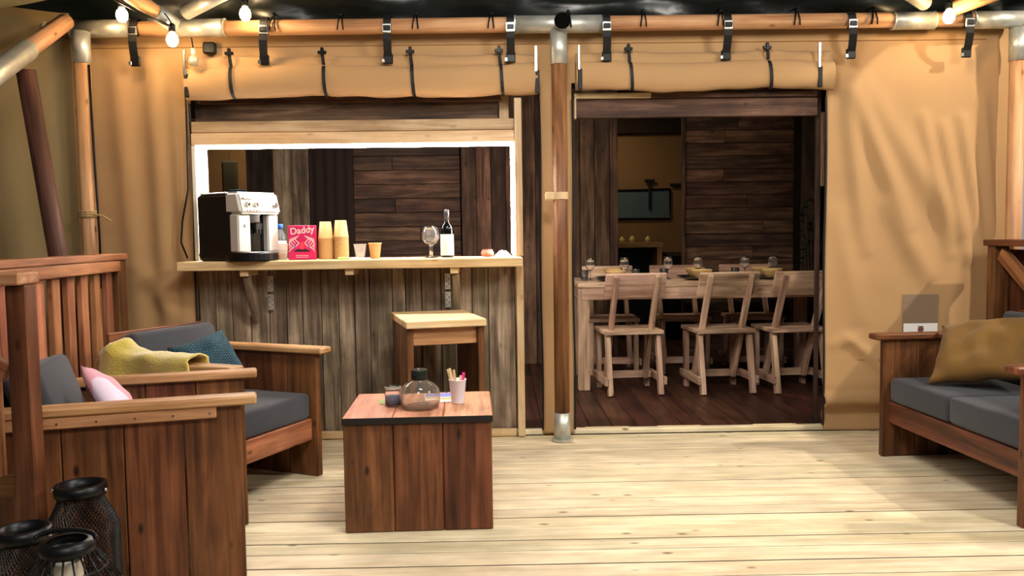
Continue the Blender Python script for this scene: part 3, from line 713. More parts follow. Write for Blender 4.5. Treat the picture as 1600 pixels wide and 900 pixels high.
for s in (-1, 1):
    a_ = Vector((s*.028, -.0312, .098)); b_ = Vector((s*.046, -.0312, .055)); n_ = Vector((.003, 0, 0)); bm.faces.new([bm.verts.new(q) for q in (a_-n_, b_-n_, b_+n_, a_+n_)])
obj('violet_print', bm, plain('violet_print', '#5a3a90', .5), sbx)
bm = bmesh.new(); abox(bm, -.012, .012, -.0315, -.0309, .058, .098); obj('red_print', bm, plain('red_print', '#e0405c', .5), sbx)
bm = bmesh.new()
for zz in (.022, .012): abox(bm, -.035, .035, -.0312, -.0305, zz, zz+.003)
obj('small_print', bm, cream, sbx)
# paper cup stacks
for k, (x_, n_) in enumerate(((-.985, 17), (-.898, 18))):
    e = empty('paper_cup_stack', (x_, 4.735, CZ), 0, ('%s stack of upturned tan paper cups on the counter' % ('left', 'right')[k]), 'cup stack', 'paper cup stacks')
    z = 0
    for j in range(n_):
        last = j == n_-1
        prof = [(.042, 0), (.0435, .002), (.042, .004), (.0405, .0065)] if not last else [(.042, 0), (.0435, .002), (.042, .004), (.031, .095), (.029, .096), (.028, .092), (0, .092)]
        lobj('cup', prof, paper, e, 20, loc=(0, 0, z)); z += .0072
# napkins / sachets
for x_, y_, col, lbl, sz in ((-.86, 4.66, '#a6d86a', 'green and white sachet lying before the paper cup stacks', .05), ):
    e = empty('sachet', (x_, y_, CZ), .2, lbl, 'sachet'); box('packet', plain('lime_paper', col, .5), e, -.045, .02, -.03, .03, 0, .012, .004); box('packet_end', white, e, .021, .07, -.03, .03, 0, .010, .004)
e = empty('napkin', (-.775, 4.62, CZ), -.1, 'folded white paper napkin on the counter before the clear cup', 'napkin')
box('sheet', white, e, -.05, .05, -.035, .035, 0, .004, .001); box('sheet', white, e, -.047, .05, -.033, .034, .0045, .008, .001)
pp = empty('leaflet', (-.56, 4.70, CZ), .05, 'flat printed leaflet lying between the paper cup and the wine glass', 'leaflet')
box('sheet', white, pp, -.10, .10, -.06, .06, 0, .0015, 0); box('print_band', plain('blue_print', '#6d7ad8', .5), pp, -.09, .09, .02, .05, .0016, .002, 0)
pp = empty('leaflet', (.0, 4.66, CZ), -.05, 'flat blue printed leaflet at the right end of the counter', 'leaflet')
box('sheet', plain('blue_print', '#6d7ad8', .5), pp, -.07, .07, -.04, .04, 0, .0015, 0); box('print_band', white, pp, -.06, .0, -.03, .03, .0016, .002, 0)
def wine_glass(loc, lbl, s=1, grp=None, rs=1):
    e = empty('wine_glass', loc, 0, lbl, 'wine glass', grp)
    o_ = [(0, .0), (.034, .0), (.035, .0025), (.012, .006), (.0045, .012), (.0042, .075), (.008, .084), (.028, .098), (.041, .122), (.0435, .135), (.040, .165), (.034, .205)]
    i_ = [(.0328, .205), (.0388, .165), (.0422, .135), (.0397, .123), (.027, .100), (.006, .088), (0, .0865)]
    lobj('bowl_and_stem', [(a*s*rs, b*s) for a, b in o_+i_], glass, e, 24); return e
wine_glass((-.392, 4.70, CZ), 'tall clear wine glass on the counter left of the wine bottle', .86, None, 1.3)
wine_glass((-.393, 4.845, CZ), 'tall clear wine glass behind the first, beside the wine bottle', .84, None, 1.2)
bt = empty('wine_bottle', (-.30, 4.76, CZ), 0, 'dark wine bottle with blank white label on the counter', 'bottle')
lobj('bottle_glass', [(0, 0), (.034, 0), (.037, .005), (.037, .160), (.034, .178), (.018, .198), (.0145, .208), (.0140, .262), (.0, .262)], bottleglass, bt, 28)
bm = bmesh.new(); lathe(bm, [(.0374, .012), (.0377, .013), (.0377, .130), (.0374, .131)], 28); obj('bottle_label', bm, white, bt, smooth=True)
lobj('capsule', [(.0146, .212), (.0150, .212), (.0150, .268), (.012, .271), (0, .271)], plain('grey_capsule', '#4a4a50', .3, .4), bt, 20)
tp = empty('clay_pot', (-.072, 4.82, CZ), 0, 'small round terracotta pot near the right end of the counter', 'pot')
lobj('pot_body', [(0, 0), (.026, 0), (.036, .010), (.038, .022), (.030, .035), (.027, .037), (.025, .034), (.03, .022), (0, .01)], plain('terracotta', '#b56a58', .7, var=.15, vscale=40), tp, 22)
lobj('pot_rim', [(.026, .035), (.031, .036), (.031, .041), (.026, .041), (.025, .036)], plain('terracotta_dark', '#8e5444', .7), tp, 22)
bm = bmesh.new(); n = 14
gr = [[bm.verts.new((-.05+.1*i/n, -.03+.06*j/n, .004+.028*sin(pi*i/n)*sin(pi*j/n)*(1+.5*noise.noise(Vector((i*.5, j*.5, 2)))))) for j in range(n+1)] for i in range(n+1)]
for i in range(n):
    for j in range(n): bm.faces.new((gr[i][j], gr[i+1][j], gr[i+1][j+1], gr[i][j+1]))
cl = obj('cloth', bm, plain('grey_white_cloth', '#cfc6c8', .9, var=.3, vscale=40), None, loc=(.015, 4.78, CZ), smooth=True); cl.modifiers.new('t', 'SOLIDIFY').thickness = .003
tag(cl, 'crumpled pale cloth in the right corner of the counter', 'cloth')

# ================================================================== BAR STOOL
stl = empty('bar_stool', (-.337, 4.35, 0), radians(15), 'tall brown timber bar stool standing before the bar', 'stool')
board('seat', 'palewood', stl, (0, 0, .733), (.405, .55, .036), .004, axis='x')
for sx in (-1, 1):
    for j in range(2): board('side_plank', 'stain', stl, (sx*.18, -.124+.248*j, .3565), (.035, .244, .713), .004)
board('apron', 'arm', stl, (0, -.21, .668), (.323, .03, .085), .003); board('apron', 'stain', stl, (0, .21, .668), (.323, .03, .085), .003)
board('stretcher', 'stain', stl, (0, 0, .14), (.323, .06, .05), .003)

# ================================================================== COFFEE TABLE
cfa = atan2(.02, .592)
cft = empty('coffee_table', (-.342, 3.485, 0), cfa, 'low box-shaped stained plank coffee table in the middle of the deck', 'coffee table')
for j in range(3):
    xx = -.198+.198*j
    board('top_plank', 'tabletop', cft, (xx, 0, .4465), (.196, .51, .026), .004, axis='y')
    board('front_plank', 'stain', cft, (xx*.985, -.235, .2165), (.193, .026, .433), .004)
    board('back_plank', 'stain', cft, (xx*.985, .235, .2165), (.193, .026, .433), .004)
    for sx in (-1, 1): board('side_plank', 'stain', cft, (sx*.28, -.147+.147*j, .2165), (.024, .144, .433), .004)
board('edge_strip', plain('charred_edge', '#150d09', .6), cft, (0, -.257, .4465), (.592, .004, .0265), .001)  # near-black strip along the front edge of the top
TZ = .4605
def ctl(x_, y_): v = Matrix.Rotation(cfa, 3, 'Z') @ Vector((x_, y_, 0)); return (v.x-.342, v.y+3.485, TZ)
vz = empty('glass_vase', ctl(.00, -.085), 0, 'round smoky glass vase with dark neck on the coffee table', 'vase')
bm = bmesh.new(); seg = 32
vp = [(0, 0), (.066, 0), (.077, .006), (.082, .028), (.083, .060), (.077, .084), (.058, .102), (.037, .112), (.032, .119), (.032, .155), (.0335, .160)]
vi = [(.030, .160), (.0285, .155), (.0285, .120), (.034, .110), (.055, .0985), (.073, .082), (.079, .059), (.078, .029), (.072, .011), (0, .009)]
lathe(bm, vp+vi, seg)
for v in bm.verts:
    a_ = atan2(v.co.y, v.co.x); k_ = 1+.022*cos(8*a_)*(1 if v.co.z < .1 else 0); v.co.x *= k_; v.co.y *= k_
obj('vase_body', bm, smoke, vz, smooth=True)
lobj('neck', [(.0325, .118), (.0340, .120), (.0340, .156), (.0325, .158)], plain('dark_smoky_glass', '#2b332e', .1, trans=.5, ior=1.2), vz, 32)
jr = empty('glass_jar', ctl(-.115, -.03), 0, 'small glass jar with blue-grey salt beside the vase', 'jar')
lobj('jar_body', [(0, 0), (.030, 0), (.034, .004), (.034, .062), (.030, .070), (.030, .084), (.0285, .084), (.0285, .069), (.032, .061), (.032, .006), (0, .005)], glass, jr, 24)
lobj('contents', [(0, .006), (.0312, .006), (.0312, .040), (0, .042)], plain('blue_salt', '#5f6f8f', .8, bump=.3, bscale=300), jr, 20)
lobj('collar', [(.031, .070), (.0345, .071), (.0345, .082), (.031, .083)], plain('jar_thread', '#d8d2c6', .2, trans=.6, ior=1.2), jr, 24)
wc = empty('stirrer_cup', ctl(.155, -.005), 0, 'white plastic cup holding wooden stirrers and a pink packet', 'cup')
lobj('cup_body', [(0, 0), (.026, 0), (.027, .003), (.036, .098), (.038, .100), (.038, .102), (.0345, .100), (.025, .005), (0, .005)], plain('white_plastic', '#e6e4ee', .4, spec=.4), wc, 24)
for dx, dy, lx, ly, hh in ((-.010, .004, -.040, .0, .145), (-.004, -.006, -.032, -.01, .150), (-.002, .010, -.016, .015, .140), (.010, .0, .014, .0, .118)):
    strut('stirrer', 'palewood', wc, (dx*.8, dy*.6, .012), (lx, ly, hh), .011, .002, .0005)
strut('packet', plain('magenta_paper', '#d82a86', .5), wc, (.012, .008, .02), (.026, .012, .128), .013, .003, .0005)
lf = empty('leaflet', ctl(.085, .12), .1, 'blue and orange printed leaflet under the coffee table vase', 'leaflet')
lf['label'] = 'blue and orange printed leaflet lying on the coffee table behind the vase'
box('sheet', white, lf, -.075, .075, -.10, .10, 0, .0012, 0); box('blue_print', plain('blue_print', '#6d7ad8', .5), lf, -.072, .072, .01, .095, .0013, .0018, 0); box('orange_print', plain('orange_print', '#e8a860', .5), lf, -.07, .07, -.05, -.005, .0013, .0018, 0)
lf2 = box('green_card', plain('green_card', '#8f9a52', .6), None, -.045, .045, -.05, .05, 0, .0015, 0, loc=ctl(-.14, .06), rot=(0, 0, .2)); tag(lf2, 'small green card lying behind the glass jar', 'card')

# ================================================================== ARMCHAIRS, SOFA
def lounge(name, lbl, cat, W, D, loc, rz, ncush, grp=None, capkind='arm'):
    """local frame: front faces -y, origin at the middle of the front line on the floor; W between arm centres"""
    e = empty(name, loc, rz, lbl, cat, grp)
    n = 4; pw = D/n
    for sx in (-1, 1):
        for j in range(n): board('arm_plank', 'stain', e, (sx*W/2, pw*(j+.5), .3025), (.036, round(pw-.003, 3), .605), .003)
        board('arm_cap', capkind, e, (sx*W/2, D/2-.015, .621), (.088, D+.07, .03), .006)
        b_ = board('arm_batten', 'arm' if capkind == 'arm' else 'stain', e, (sx*(W/2+.029), D/2+.03, .586), (.022, D-.10, .036), .003)
        bm = bmesh.new()
        for j in range(6): abox(bm, sx*.012-.001, sx*.012+.001, -.30+.115*j-.003, -.30+.115*j+.003, -.003, .003)
        obj('screw_heads', bm, chrome, b_)
    iw = W-.042
    board('front_rail', 'stain' if capkind == 'stain' else 'redrail', e, (0, .045, .232), (iw, .03, .105), .003)
    board('front_ledge', 'stain', e, (0, .075, .275), (iw, .03, .02), .003)
    for j in range(4): board('seat_slat', 'stain', e, (0, .16+.13*j, .272), (iw, .08, .02), .002)
    for j in range(3): board('back_plank', 'stain', e, (0, D-.03+.02*j, .36+.155*j), (iw, .026, .15), .003)
    cw = (iw-.006)/ncush
    for j in range(ncush):
        obj('seat_cushion', slab_cushion(cw-.006, D-.16, .125, .022), cushion, e, loc=(-iw/2+cw*(j+.5)+.003, (D-.16)/2+.03, .350), smooth=True)
        bw_ = (W-.098)/ncush; obj('back_cushion', slab_cushion(bw_-.006, .12, .36, .03), cushion, e, loc=((j+.5-ncush/2)*bw_, D-.105, .565), rot=(radians(-17), 0, 0), smooth=True)
    return e
def facing(v): return atan2(v[1], v[0])+pi/2       # local -y -> v
c1f = (.961, .277); c2f = (.913, -.407); sf = (-.998, -.058)
ch1 = lounge('armchair', 'stained plank armchair nearest the camera with grey cushions, beside the lanterns', 'armchair', .56, .74, (-.970, 3.100, 0), facing(c1f), 1, 'plank armchairs')
ch2 = lounge('armchair', 'stained plank armchair behind the nearest one, with a yellow throw over its arm', 'armchair', .62, .70, (-1.02, 3.752, 0), facing(c2f), 1, 'plank armchairs')
sofa = lounge('sofa', 'dark stained plank two-seat sofa with charcoal cushions on the right', 'sofa', 1.06, .72, (1.985, 3.69, 0), facing(sf), 2, None, 'stain')

def place(o, frame, p, rot):
    mm = Matrix.Translation(Vector(frame.location)) @ Matrix.Rotation(frame.rotation_euler.z, 4, 'Z') @ Matrix.Translation(Vector(p)) @ rot
    o.matrix_world = mm
def RX(a): return Matrix.Rotation(a, 4, 'X')
def RY(a): return Matrix.Rotation(a, 4, 'Y')
def RZ(a): return Matrix.Rotation(a, 4, 'Z')
mustard = plain('mustard_velvet', '#71501a', .8, sheen=.12, var=.12, vscale=9, bump=.1, bscale=60)
p_ = obj('pillow', puff(.46, .40, .16, 22, .12, 3, .022), mustard, None, smooth=True); place(p_, sofa, (-.20, .33, .588), RZ(.45) @ RX(radians(-48)) @ RY(radians(-16)))
tag(p_, 'mustard velvet pillow lying on the dark sofa at the right', 'pillow')
def pattern_mat(name, kind):
    mt = bpy.data.materials.new(name); mt.use_nodes = True; nt = mt.node_tree; b = nt.nodes['Principled BSDF']; b.inputs['Roughness'].default_value = .9
    tc = nt.nodes.new('ShaderNodeTexCoord')
    if kind == 'teal':
        wv = nt.nodes.new('ShaderNodeTexBrick'); wv.inputs['Scale'].default_value = 26; wv.inputs['Color1'].default_value = lin('#1f4a5c'); wv.inputs['Color2'].default_value = lin('#2b6274'); wv.inputs['Mortar'].default_value = lin('#0b1a22')
        wv.inputs['Mortar Size'].default_value = .06
        mp = nt.nodes.new('ShaderNodeMapping'); mp.inputs['Rotation'].default_value = (pi/2, 0, .5); nt.links.new(tc.outputs['Object'], mp.inputs['Vector']); nt.links.new(mp.outputs[0], wv.inputs['Vector'])
        nt.links.new(wv.outputs['Color'], b.inputs['Base Color'])
        bp = nt.nodes.new('ShaderNodeBump'); bp.inputs['Strength'].default_value = .8; bp.inputs['Distance'].default_value = .006; bp.invert = True; nt.links.new(wv.outputs['Fac'], bp.inputs['Height']); nt.links.new(bp.outputs['Normal'], b.inputs['Normal'])
    else:
        n = nt.nodes.new('ShaderNodeTexWave'); n.inputs['Scale'].default_value = 2.2; n.inputs['Distortion'].default_value = 1.2; n.bands_direction = 'DIAGONAL'
        nt.links.new(tc.outputs['Object'], n.inputs['Vector']); r = nt.nodes.new('ShaderNodeValToRGB')
        r.color_ramp.elements[0].position = .45; r.color_ramp.elements[0].color = lin('#e0a0ac'); r.color_ramp.elements[1].position = .55; r.color_ramp.elements[1].color = lin('#e6d2e4')
        nt.links.new(n.outputs['Fac'], r.inputs['Fac']); nt.links.new(r.outputs['Color'], b.inputs['Base Color'])
    return mt
p_ = obj('pillow', puff(.31, .27, .11, 18, .08, 5), pattern_mat('teal_weave', 'teal'), None, smooth=True); place(p_, ch2, (.01, .40, .585), RZ(-.30) @ RX(radians(-30)) @ RY(radians(-13)))
tag(p_, 'teal woven pillow on the armchair with the yellow throw', 'pillow')
p_ = obj('pillow', puff(.30, .29, .10, 18, .08, 8), pattern_mat('pink_print_cloth', 'pink'), None, smooth=True); place(p_, ch1, (-.02, .43, .578), RZ(.12) @ RX(radians(-32)) @ RY(radians(24)))
tag(p_, 'pink and white pillow on the armchair nearest the camera', 'pillow')

# yellow throw over the near arm of the second armchair
yel = plain('yellow_mohair', '#cdb548', .95, bump=.6, bscale=140, sheen=.8, var=.12, vscale=14)
bm = bmesh.new(); n, mI = 46, 30; cols = []
for i in range(n+1):
    t = i/n; yy = .16+.50*t
    r_ = []
    for j in range(mI+1):
        s = -1+2*j/mI; sw = .056; drop = (.20+.03*sin(t*9)) if s < 0 else (.13+.03*cos(t*7))*max(.0, min(1, 1-(t-.34)/.12))
        if abs(s) < .32: xx = s/.32*sw; zz = .664+.016*cos(s/.32*pi/2)
        else:
            q = (abs(s)-.32)/.68; xx = math.copysign(sw+.010+.012*sin(q*3+t*6)*q, s); zz = .660-drop*q
        hump = exp(-((t-.86)/.13)**2)
        zz += .045*hump*exp(-(s/.6)**2)+.014*noise.noise(Vector((t*5, s*3, 1)))+.008*sin(t*40+s*4)*hump
        xx *= 1+.35*hump*(1 if abs(s) > .2 else .6)
        xx += .006*noise.noise(Vector((t*7, s*4, 7)))*(1 if abs(s) > .32 else .3)
        if s > 0 and t > .5: xx = min(xx, .034)
        r_.append(bm.verts.new((xx, yy+.02*noise.noise(Vector((t*3, s*3, 4))), max(zz, .639 if abs(xx) < .05 else 0))))
    cols.append(r_)
for A_, B_ in zip(cols, cols[1:]):
    for j in range(mI): bm.faces.new((A_[j], B_[j], B_[j+1], A_[j+1]))
th = obj('throw_blanket', bm, yel, None, smooth=True); place(th, ch2, (-.31, 0, .003), Matrix.Identity(4)); md = th.modifiers.new('t', 'SOLIDIFY'); md.thickness = .008; md.offset = 1
tag(th, 'fuzzy yellow throw draped over the armrest of the second armchair', 'throw')

# ================================================================== RAILINGS
rl = empty('railing', (-2.10, 4.0, 0), 0, 'reddish timber balustrade along the left side of the deck', 'railing')
P0 = Vector((-2.065, 4.46, 0)); P1 = Vector((-1.98, 3.00, 0)); dr = (P1-P0); Lr = dr.length; ang = atan2(dr.y, dr.x)
def rpt(t, z, o=0): v = P0+dr*t+Vector((-dr.y, dr.x, 0)).normalized()*o; return (v.x+2.10, v.y-4.0, z)
board('post', 'stain', rl, rpt(-.01, .535), (.11, .09, 1.07), .004, rot=(0, 0, ang))
board('handrail', 'redrail', rl, rpt(.5, 1.078), (Lr+.12, .12, .035), .005, rot=(0, 0, ang))
board('sub_rail', 'redrail', rl, rpt(.52, 1.03, .045), (Lr-.03, .03, .055), .004, rot=(0, 0, ang))
board('bottom_rail', 'redrail', rl, rpt(.52, .10, .045), (Lr-.03, .03, .06), .004, rot=(0, 0, ang))
nb = 10
for k in range(nb):
    t = .075+.90*k/(nb-1)
    board('baluster', 'redrail', rl, rpt(t, .535, .012), (.070, .028, .93), .003, rot=(0, 0, ang))
    
nr = empty('step_railing', (-1.415, 2.47, 0), 0, 'square timber newel post and handrail end in front of the nearest armchair', 'railing')
board('post', 'stain', nr, (0, 0, .52), (.062, .06, 1.04), .004)
board('handrail', 'arm', nr, (-.37, -.005, 1.06), (.80, .11, .036), .005)
strut('brace', 'redrail', nr, (-.05, .0, .78), (-.42, 0, .98), .06, .03)
for k in range(4): board('baluster', 'redrail', nr, (-.115-.13*k, .03, .75), (.045, .03, .585), .003)
board('sub_rail', 'stain', nr, (-.34, .03, .43), (.61, .04, .06), .003)
board('end_post', 'stain', nr, (-.68, .0, .52), (.070, .07, 1.04), .004)

rr = empty('railing', (2.70, 3.85, 0), 0, 'dark timber balustrade with slanted brace behind the sofa on the right', 'railing')
board('post', 'stain', rr, (.06, .72, .535), (.085, .07, 1.07), .004)
board('handrail', 'stain', rr, (.10, -.04, 1.088), (.20, 1.62, .035), .005)
for k in range(6): board('side_plank', 'stain', rr, (.12, .645-.25*k, .56), (.03, .24, .98), .004)
strut('brace', 'redrail', rr, (.045, .66, 1.03), (.075, .10, .62), .035, .075)

# ================================================================== DINING
tb = empty('dining_table', (1.55, 6.50, 0), 0, 'long whitewashed timber dining table inside the doorway', 'dining table')
for j in range(4): board('top_plank', 'chair', tb, (0, -.30+.20*j, .785), (1.96, .198, .035), .003)
board('apron', 'chair', tb, (0, -.375, .722), (1.90, .035, .088)); board('apron', 'chair', tb, (0, .375, .722), (1.90, .035, .088))
for sx in (-1, 1):
    for sy in (-1, 1): board('leg', 'chair', tb, (sx*.935, sy*.345, .383), (.085, .085, .765), .004)
    board('apron', 'chair', tb, (sx*.955, 0, .722), (.03, .70, .088))
TBZ = .803
def make_chair(lbl, grp):
    e = empty('dining_chair', (0, 0, 0), 0, lbl, 'dining chair', grp)   # local: back towards -y
    for j in range(2): board('seat_plank', 'chair', e, (0, -.10+.20*j, .452), (.43, .198, .028), .003, axis='x')
    for sx in (-1, 1):
        strut('leg', 'chair', e, (sx*.185, -.225, .003), (sx*.185, -.135, .437), .034, .055)          # rear leg, foot kicked back
        board('leg', 'chair', e, (sx*.185, .165, .2185), (.034, .055, .437))                         # front leg
        strut('back_post', 'chair', e, (sx*.205-sx*.055, .085, .085), (sx*.205-sx*.055, -.275, .865), .034, .05)
        board('side_stretcher', 'chair', e, (sx*.215, -.02, .105), (.022, .44, .055))
    board('cross_stretcher', 'chair', e, (0, .10, .105), (.40, .025, .055))
    board('backrest', 'chair', e, (0, -.218, .795), (.44, .026, .185), .003, rot=(radians(24.8), 0, 0), axis='x')
    return e
CHX = [.94, 1.605, 2.14]; CR = radians(5.5)
LB = ['leftmost whitewashed dining chair on the near side of the table', 'middle whitewashed dining chair on the near side of the table', 'right dining chair on the near side, cut by the canvas edge']
chair0 = make_chair(LB[0], 'dining chairs'); chair0.location = (CHX[0], 6.116, 0); chair0.rotation_euler.z = CR
for k in (1, 2):
    c_ = dup_tree(chair0); c_.location = (CHX[k], 6.116, 0); c_['label'] = LB[k]
for k, lb in enumerate(['leftmost dining chair on the far side of the table', 'middle dining chair on the far side of the table', 'right dining chair on the far side of the table']):
    c_ = dup_tree(chair0); c_.location = ((.93, 1.52, 2.13)[k], 6.98, 0); c_.rotation_euler = (0, 0, pi); c_['label'] = lb
plate_m = plain('black_stoneware', '#0d0e11', .3); bowl_m = plain('bamboo_bowl', '#caa468', .5, var=.08, vscale=20)
setx = [.86, 1.52, 2.06]
sl = ['left', 'middle', 'right']
for row, (yy, rn) in enumerate(((6.33, 'near'), (6.68, 'far'))):
    for k, x_ in enumerate(setx):
        x2 = x_+.03*row
        pl = empty('dinner_plate', (x2, yy, TBZ), 0, 'black dinner plate, %s setting on the %s side of the dining table' % (sl[k], rn), 'plate', 'black dinner plates')
        lobj('plate', [(0, 0), (.07, 0), (.125, .014), (.128, .017), (.122, .017), (.07, .006), (0, .006)], plate_m, pl, 28)
        bw = empty('bowl', (x2+.02, yy, TBZ+.0075), 0, 'pale wooden bowl on the %s plate of the %s side' % (sl[k], rn), 'bowl', 'wooden bowls')
        lobj('bowl', [(0, 0), (.035, 0), (.055, .02), (.075, .055), (.080, .072), (.077, .072), (.070, .054), (.05, .022), (0, .008)], bowl_m, bw, 26)
for x_, yy, k in ((.705, 6.50, 'at the far left of the table'), (.960, 6.42, 'behind the leftmost near chair'), (1.315, 6.50, 'between the left and middle near chairs'), (1.555, 6.51, 'behind the middle near chair'), (1.92, 6.50, 'between the middle and right near chairs'), (2.145, 6.51, 'behind the right near chair')):
    wine_glass((x_, yy, TBZ), 'clear wine glass on the dining table %s' % k, .86, 'wine glasses on the dining table')
for x_, yy, k in ((.645, 6.36, 'at the left end of the table'), (1.045, 6.40, 'right of the leftmost bowl'), (1.27, 6.44, 'left of the middle plate'), (1.63, 6.47, 'right of the middle bowl'), (1.83, 6.45, 'left of the right plate')):
    t_ = empty('tumbler', (x_, yy, TBZ), 0, 'small clear tumbler %s' % k, 'tumbler', 'tumblers on the dining table')
    lobj('tumbler', [(0, 0), (.024, 0), (.026, .003), (.033, .085), (.0315, .085), (.0245, .008), (0, .007)], glass, t_, 20)

# ================================================================== LANTERNS
iron = plain('black_iron', '#0d0d10', .4, .3)
def mesh_lantern(lbl, loc, prof, rim_r, rim_z, arch=None):
    e = empty('lantern', loc, 0, lbl, 'lantern')
    bm = bmesh.new(); seg = 56; rows = 50
    def rad(z):
        for (r0, z0), (r1, z1) in zip(prof, prof[1:]):
            if z0 <= z <= z1: t = (z-z0)/(z1-z0); return r0+(r1-r0)*(t*t*(3-2*t))
        return prof[-1][0]
    zt = prof[-1][1]; V = []
    for k in range(rows+1):
        z = zt*k/rows; r = rad(z); V.append([bm.verts.new((r*cos(2*pi*(j+.5*(k % 2))/seg), r*sin(2*pi*(j+.5*(k % 2))/seg), z)) for j in range(seg)])
    for k in range(0, rows-1):                      # diamonds
        for j in range(seg):
            if k % 2 == 0: q = (V[k][j], V[k+1][j], V[k+2][j], V[k+1][j-1])
            else: q = (V[k][j], V[k+1][(j+1) % seg], V[k+2][j], V[k+1][j])
            if k+2 <= rows and arch:
                cc = sum((v.co for v in q), Vector())/4
                if cc.y < 0 and abs(cc.x) < arch[0] and cc.z < arch[1]+sqrt(max(0, arch[0]**2-cc.x**2)): continue
            bm.faces.new(q)
    for v in [v for v in bm.verts if not v.link_faces]: bm.verts.remove(v)
    o = obj('wire_mesh', bm, iron, e); wm = o.modifiers.new('w', 'WIREFRAME'); wm.thickness = .0028; wm.use_replace = True
    lobj('rim', [(rim_r-.012, rim_z), (rim_r, rim_z-.002), (rim_r+.004, rim_z+.014), (rim_r+.002, rim_z+.032), (rim_r-.012, rim_z+.034), (rim_r-.014, rim_z+.004)], iron, e, 32)
    for s in (-1, 1): lobj('rivet', [(0, -.006), (.005, -.004), (.006, 0), (.005, .004), (0, .006)], chrome, e, 10, loc=(s*(rim_r+.008), -.01, rim_z+.016))
    lobj('base_ring', [(prof[0][0]-.004, 0), (prof[0][0]+.004, 0), (prof[0][0]+.004, .012), (prof[0][0]-.004, .012)], iron, e, 32)
    if arch:
        pts = []
        for k in range(17):
            a_ = pi*k/16; x_ = arch[0]*cos(a_); z = arch[1]+arch[0]*sin(a_); pts.append((x_, -sqrt(max(1e-4, rad(z)**2-x_**2))-.001, z))
        pts = [(arch[0], -sqrt(rad(.05)**2-arch[0]**2), .012)]+pts+[(-arch[0], -sqrt(rad(.05)**2-arch[0]**2), .012)]
        tubeobj('arch_frame', pts, .004, iron, e, 6)
    return e
mesh_lantern('tall black wire-mesh lantern with arched opening beside the armchair', (-1.262, 2.46, 0), [(.095, 0), (.102, .10), (.102, .30), (.062, .415)], .070, .412, (.058, .27))
mesh_lantern('shorter black wire-mesh lantern at the lower left corner', (-1.285, 2.20, 0), [(.080, 0), (.098, .12), (.100, .26), (.062, .375)], .066, .372)
e = empty('wire_lantern', (-1.075, 2.02, 0), 0, 'black open wire lantern with a white candle in the front', 'lantern')
prof = [(.085, 0), (.128, .12), (.135, .24), (.118, .315), (.088, .365), (.060, .402)]
bm = bmesh.new()
for j in range(20):
    a_ = 2*pi*j/20; tube(bm, [(r*cos(a_), r*sin(a_), z) for r, z in prof], .0024, 5)
obj('wire_ribs', bm, iron, e, smooth=True)
bm = bmesh.new()
for r, z in ((.085, .003), (.129, .13), (.135, .24), (.118, .315), (.088, .365)): tube(bm, [(r*cos(2*pi*j/32), r*sin(2*pi*j/32), z) for j in range(32)], .0026, 5, closed=True)
obj('wire_hoops', bm, iron, e, smooth=True)
lobj('lid_ring', [(.045, .402), (.060, .400), (.063, .41), (.061, .432), (.045, .434)], iron, e, 28)
bm = bmesh.new(); tube(bm, [(.075*cos(a_), .02*sin(a_)-.01, .440+.016*sin(a_)) for a_ in [pi*k/14 for k in range(15)]], .006, 6); obj('bail_handle', bm, iron, e, smooth=True)
lobj('floor_plate', [(0, 0), (.08, 0), (.082, .004), (0, .006)], iron, e, 24)
lobj('glass_cup', [(.035, .0065), (.042, .01), (.042, .21), (.040, .21), (.040, .011), (0, .009), (0, .0065)], glass, e, 24)
cn = lobj('candle', [(0, 0), (.033, 0), (.033, .366), (.030, .372), (.0, .368)], plain('wax', '#d8cdbc', .5), None, 24, loc=(-1.075, 2.02, .0125))
tag(cn, 'thick white candle inside the open wire lantern', 'candle')

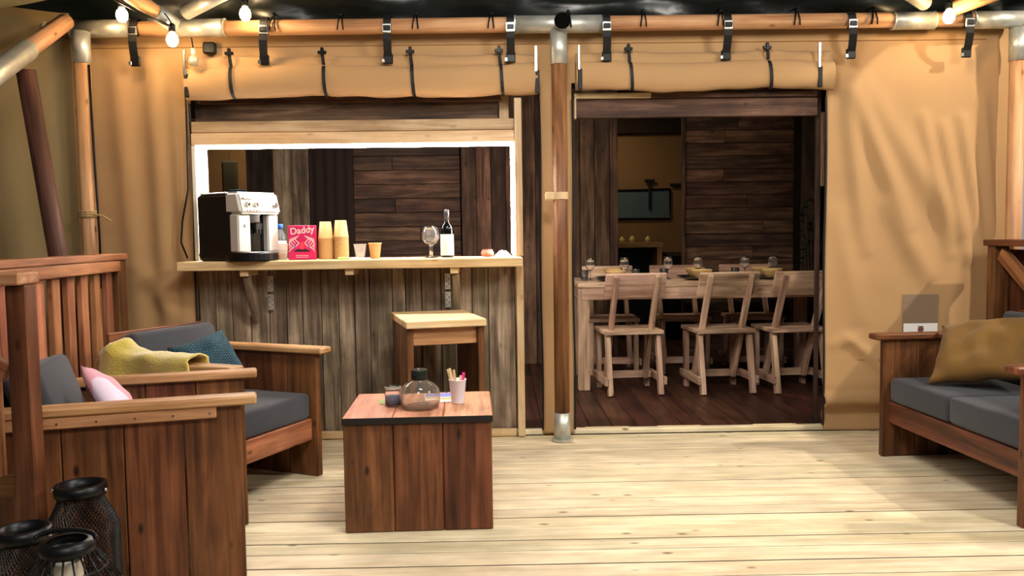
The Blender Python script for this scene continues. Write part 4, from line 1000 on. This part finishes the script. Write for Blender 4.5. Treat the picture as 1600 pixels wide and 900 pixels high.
pln = empty('potted_plant', (2.65, 7.03, 0), 0, 'dark leafy potted plant just inside the right edge of the doorway', 'plant')
lobj('planter', [(0, 0), (.10, 0), (.13, .28), (.135, .30), (.12, .30), (.11, .26), (0, .25)], plain('dark_planter', '#1c1a18', .6), pln, 20)
for k in range(5):
    a_ = k*1.256; tubeobj('stem', [(.02*cos(a_), .02*sin(a_), .25), (.04*cos(a_), .04*sin(a_), .8), (.10*cos(a_), .10*sin(a_), 1.18+.06*k)], [.010, .007, .004], plain('stem_brown', '#3a2c1c', .8), pln, 6)
leafm = plain('dark_leaf', '#1e2f1c', .5)
for k in range(34):
    a_ = k*2.4; rr_ = .02+.06*((k*37) % 10)/10; zz = .86+.017*k
    bm = bmesh.new(); q = [(0, 0, 0), (.04, .024, .010), (.07, .018, -.004), (.095, 0, -.02), (.07, -.018, -.004), (.04, -.024, .010)]
    vv = [bm.verts.new(p) for p in q]; mid = bm.verts.new((.05, 0, -.006))
    for i in range(6): bm.faces.new((vv[i], vv[(i+1) % 6], mid))
    obj('leaf', bm, leafm, pln, loc=(rr_*cos(a_), rr_*sin(a_), zz), rot=(0, .15-.4*(k % 3), a_))

# ---- card in a clear pocket on the right canvas
pk_ = empty('card_pocket', (2.445, min(fold(2.34+.03*i, .57+.03*j) for i in range(8) for j in range(8))-.006, .675), 0, 'clear plastic pocket with a white card fixed to the right canvas', 'card')
box('pocket_film', plain('plastic_film', '#a08c78', .2, alpha=.4), pk_, -.105, .105, -.002, .002, -.11, .115, .001)
cdm = box('card', white, pk_, -.10, .10, -.0045, -.003, -.108, -.055, 0)
bm = bmesh.new(); abox(bm, -.018, .018, -.0005, .0005, -.075, -.071); obj('print_line', bm, plain('dark_print', '#5a5048', .5), pk_, loc=(0, -.005, 0))
bm = bmesh.new(); lathe(bm, [(0, 0), (.018, .001), (0, .002)], 14); obj('seal_print', bm, plain('brown_print', '#7a4a3a', .5), pk_, loc=(0, -.0055, -.090), rot=(pi/2, 0, 0))

# ---- beyond the right edge: pale hall wall and a shrub
hw = box('wall_hall', plain('pale_hall_wall', '#e9e6ee', .6), None, 3.3, 7.0, 8.0, 8.05, 0, 4.0, 0); tag(hw, kind='structure')
area('hall_daylight_lamp', (5.5, 6.2, 3.4), (4.8, 8, 1.6), 1.0, 30, (.95, .95, 1))  # added to brighten the pale hall wall, source unseen
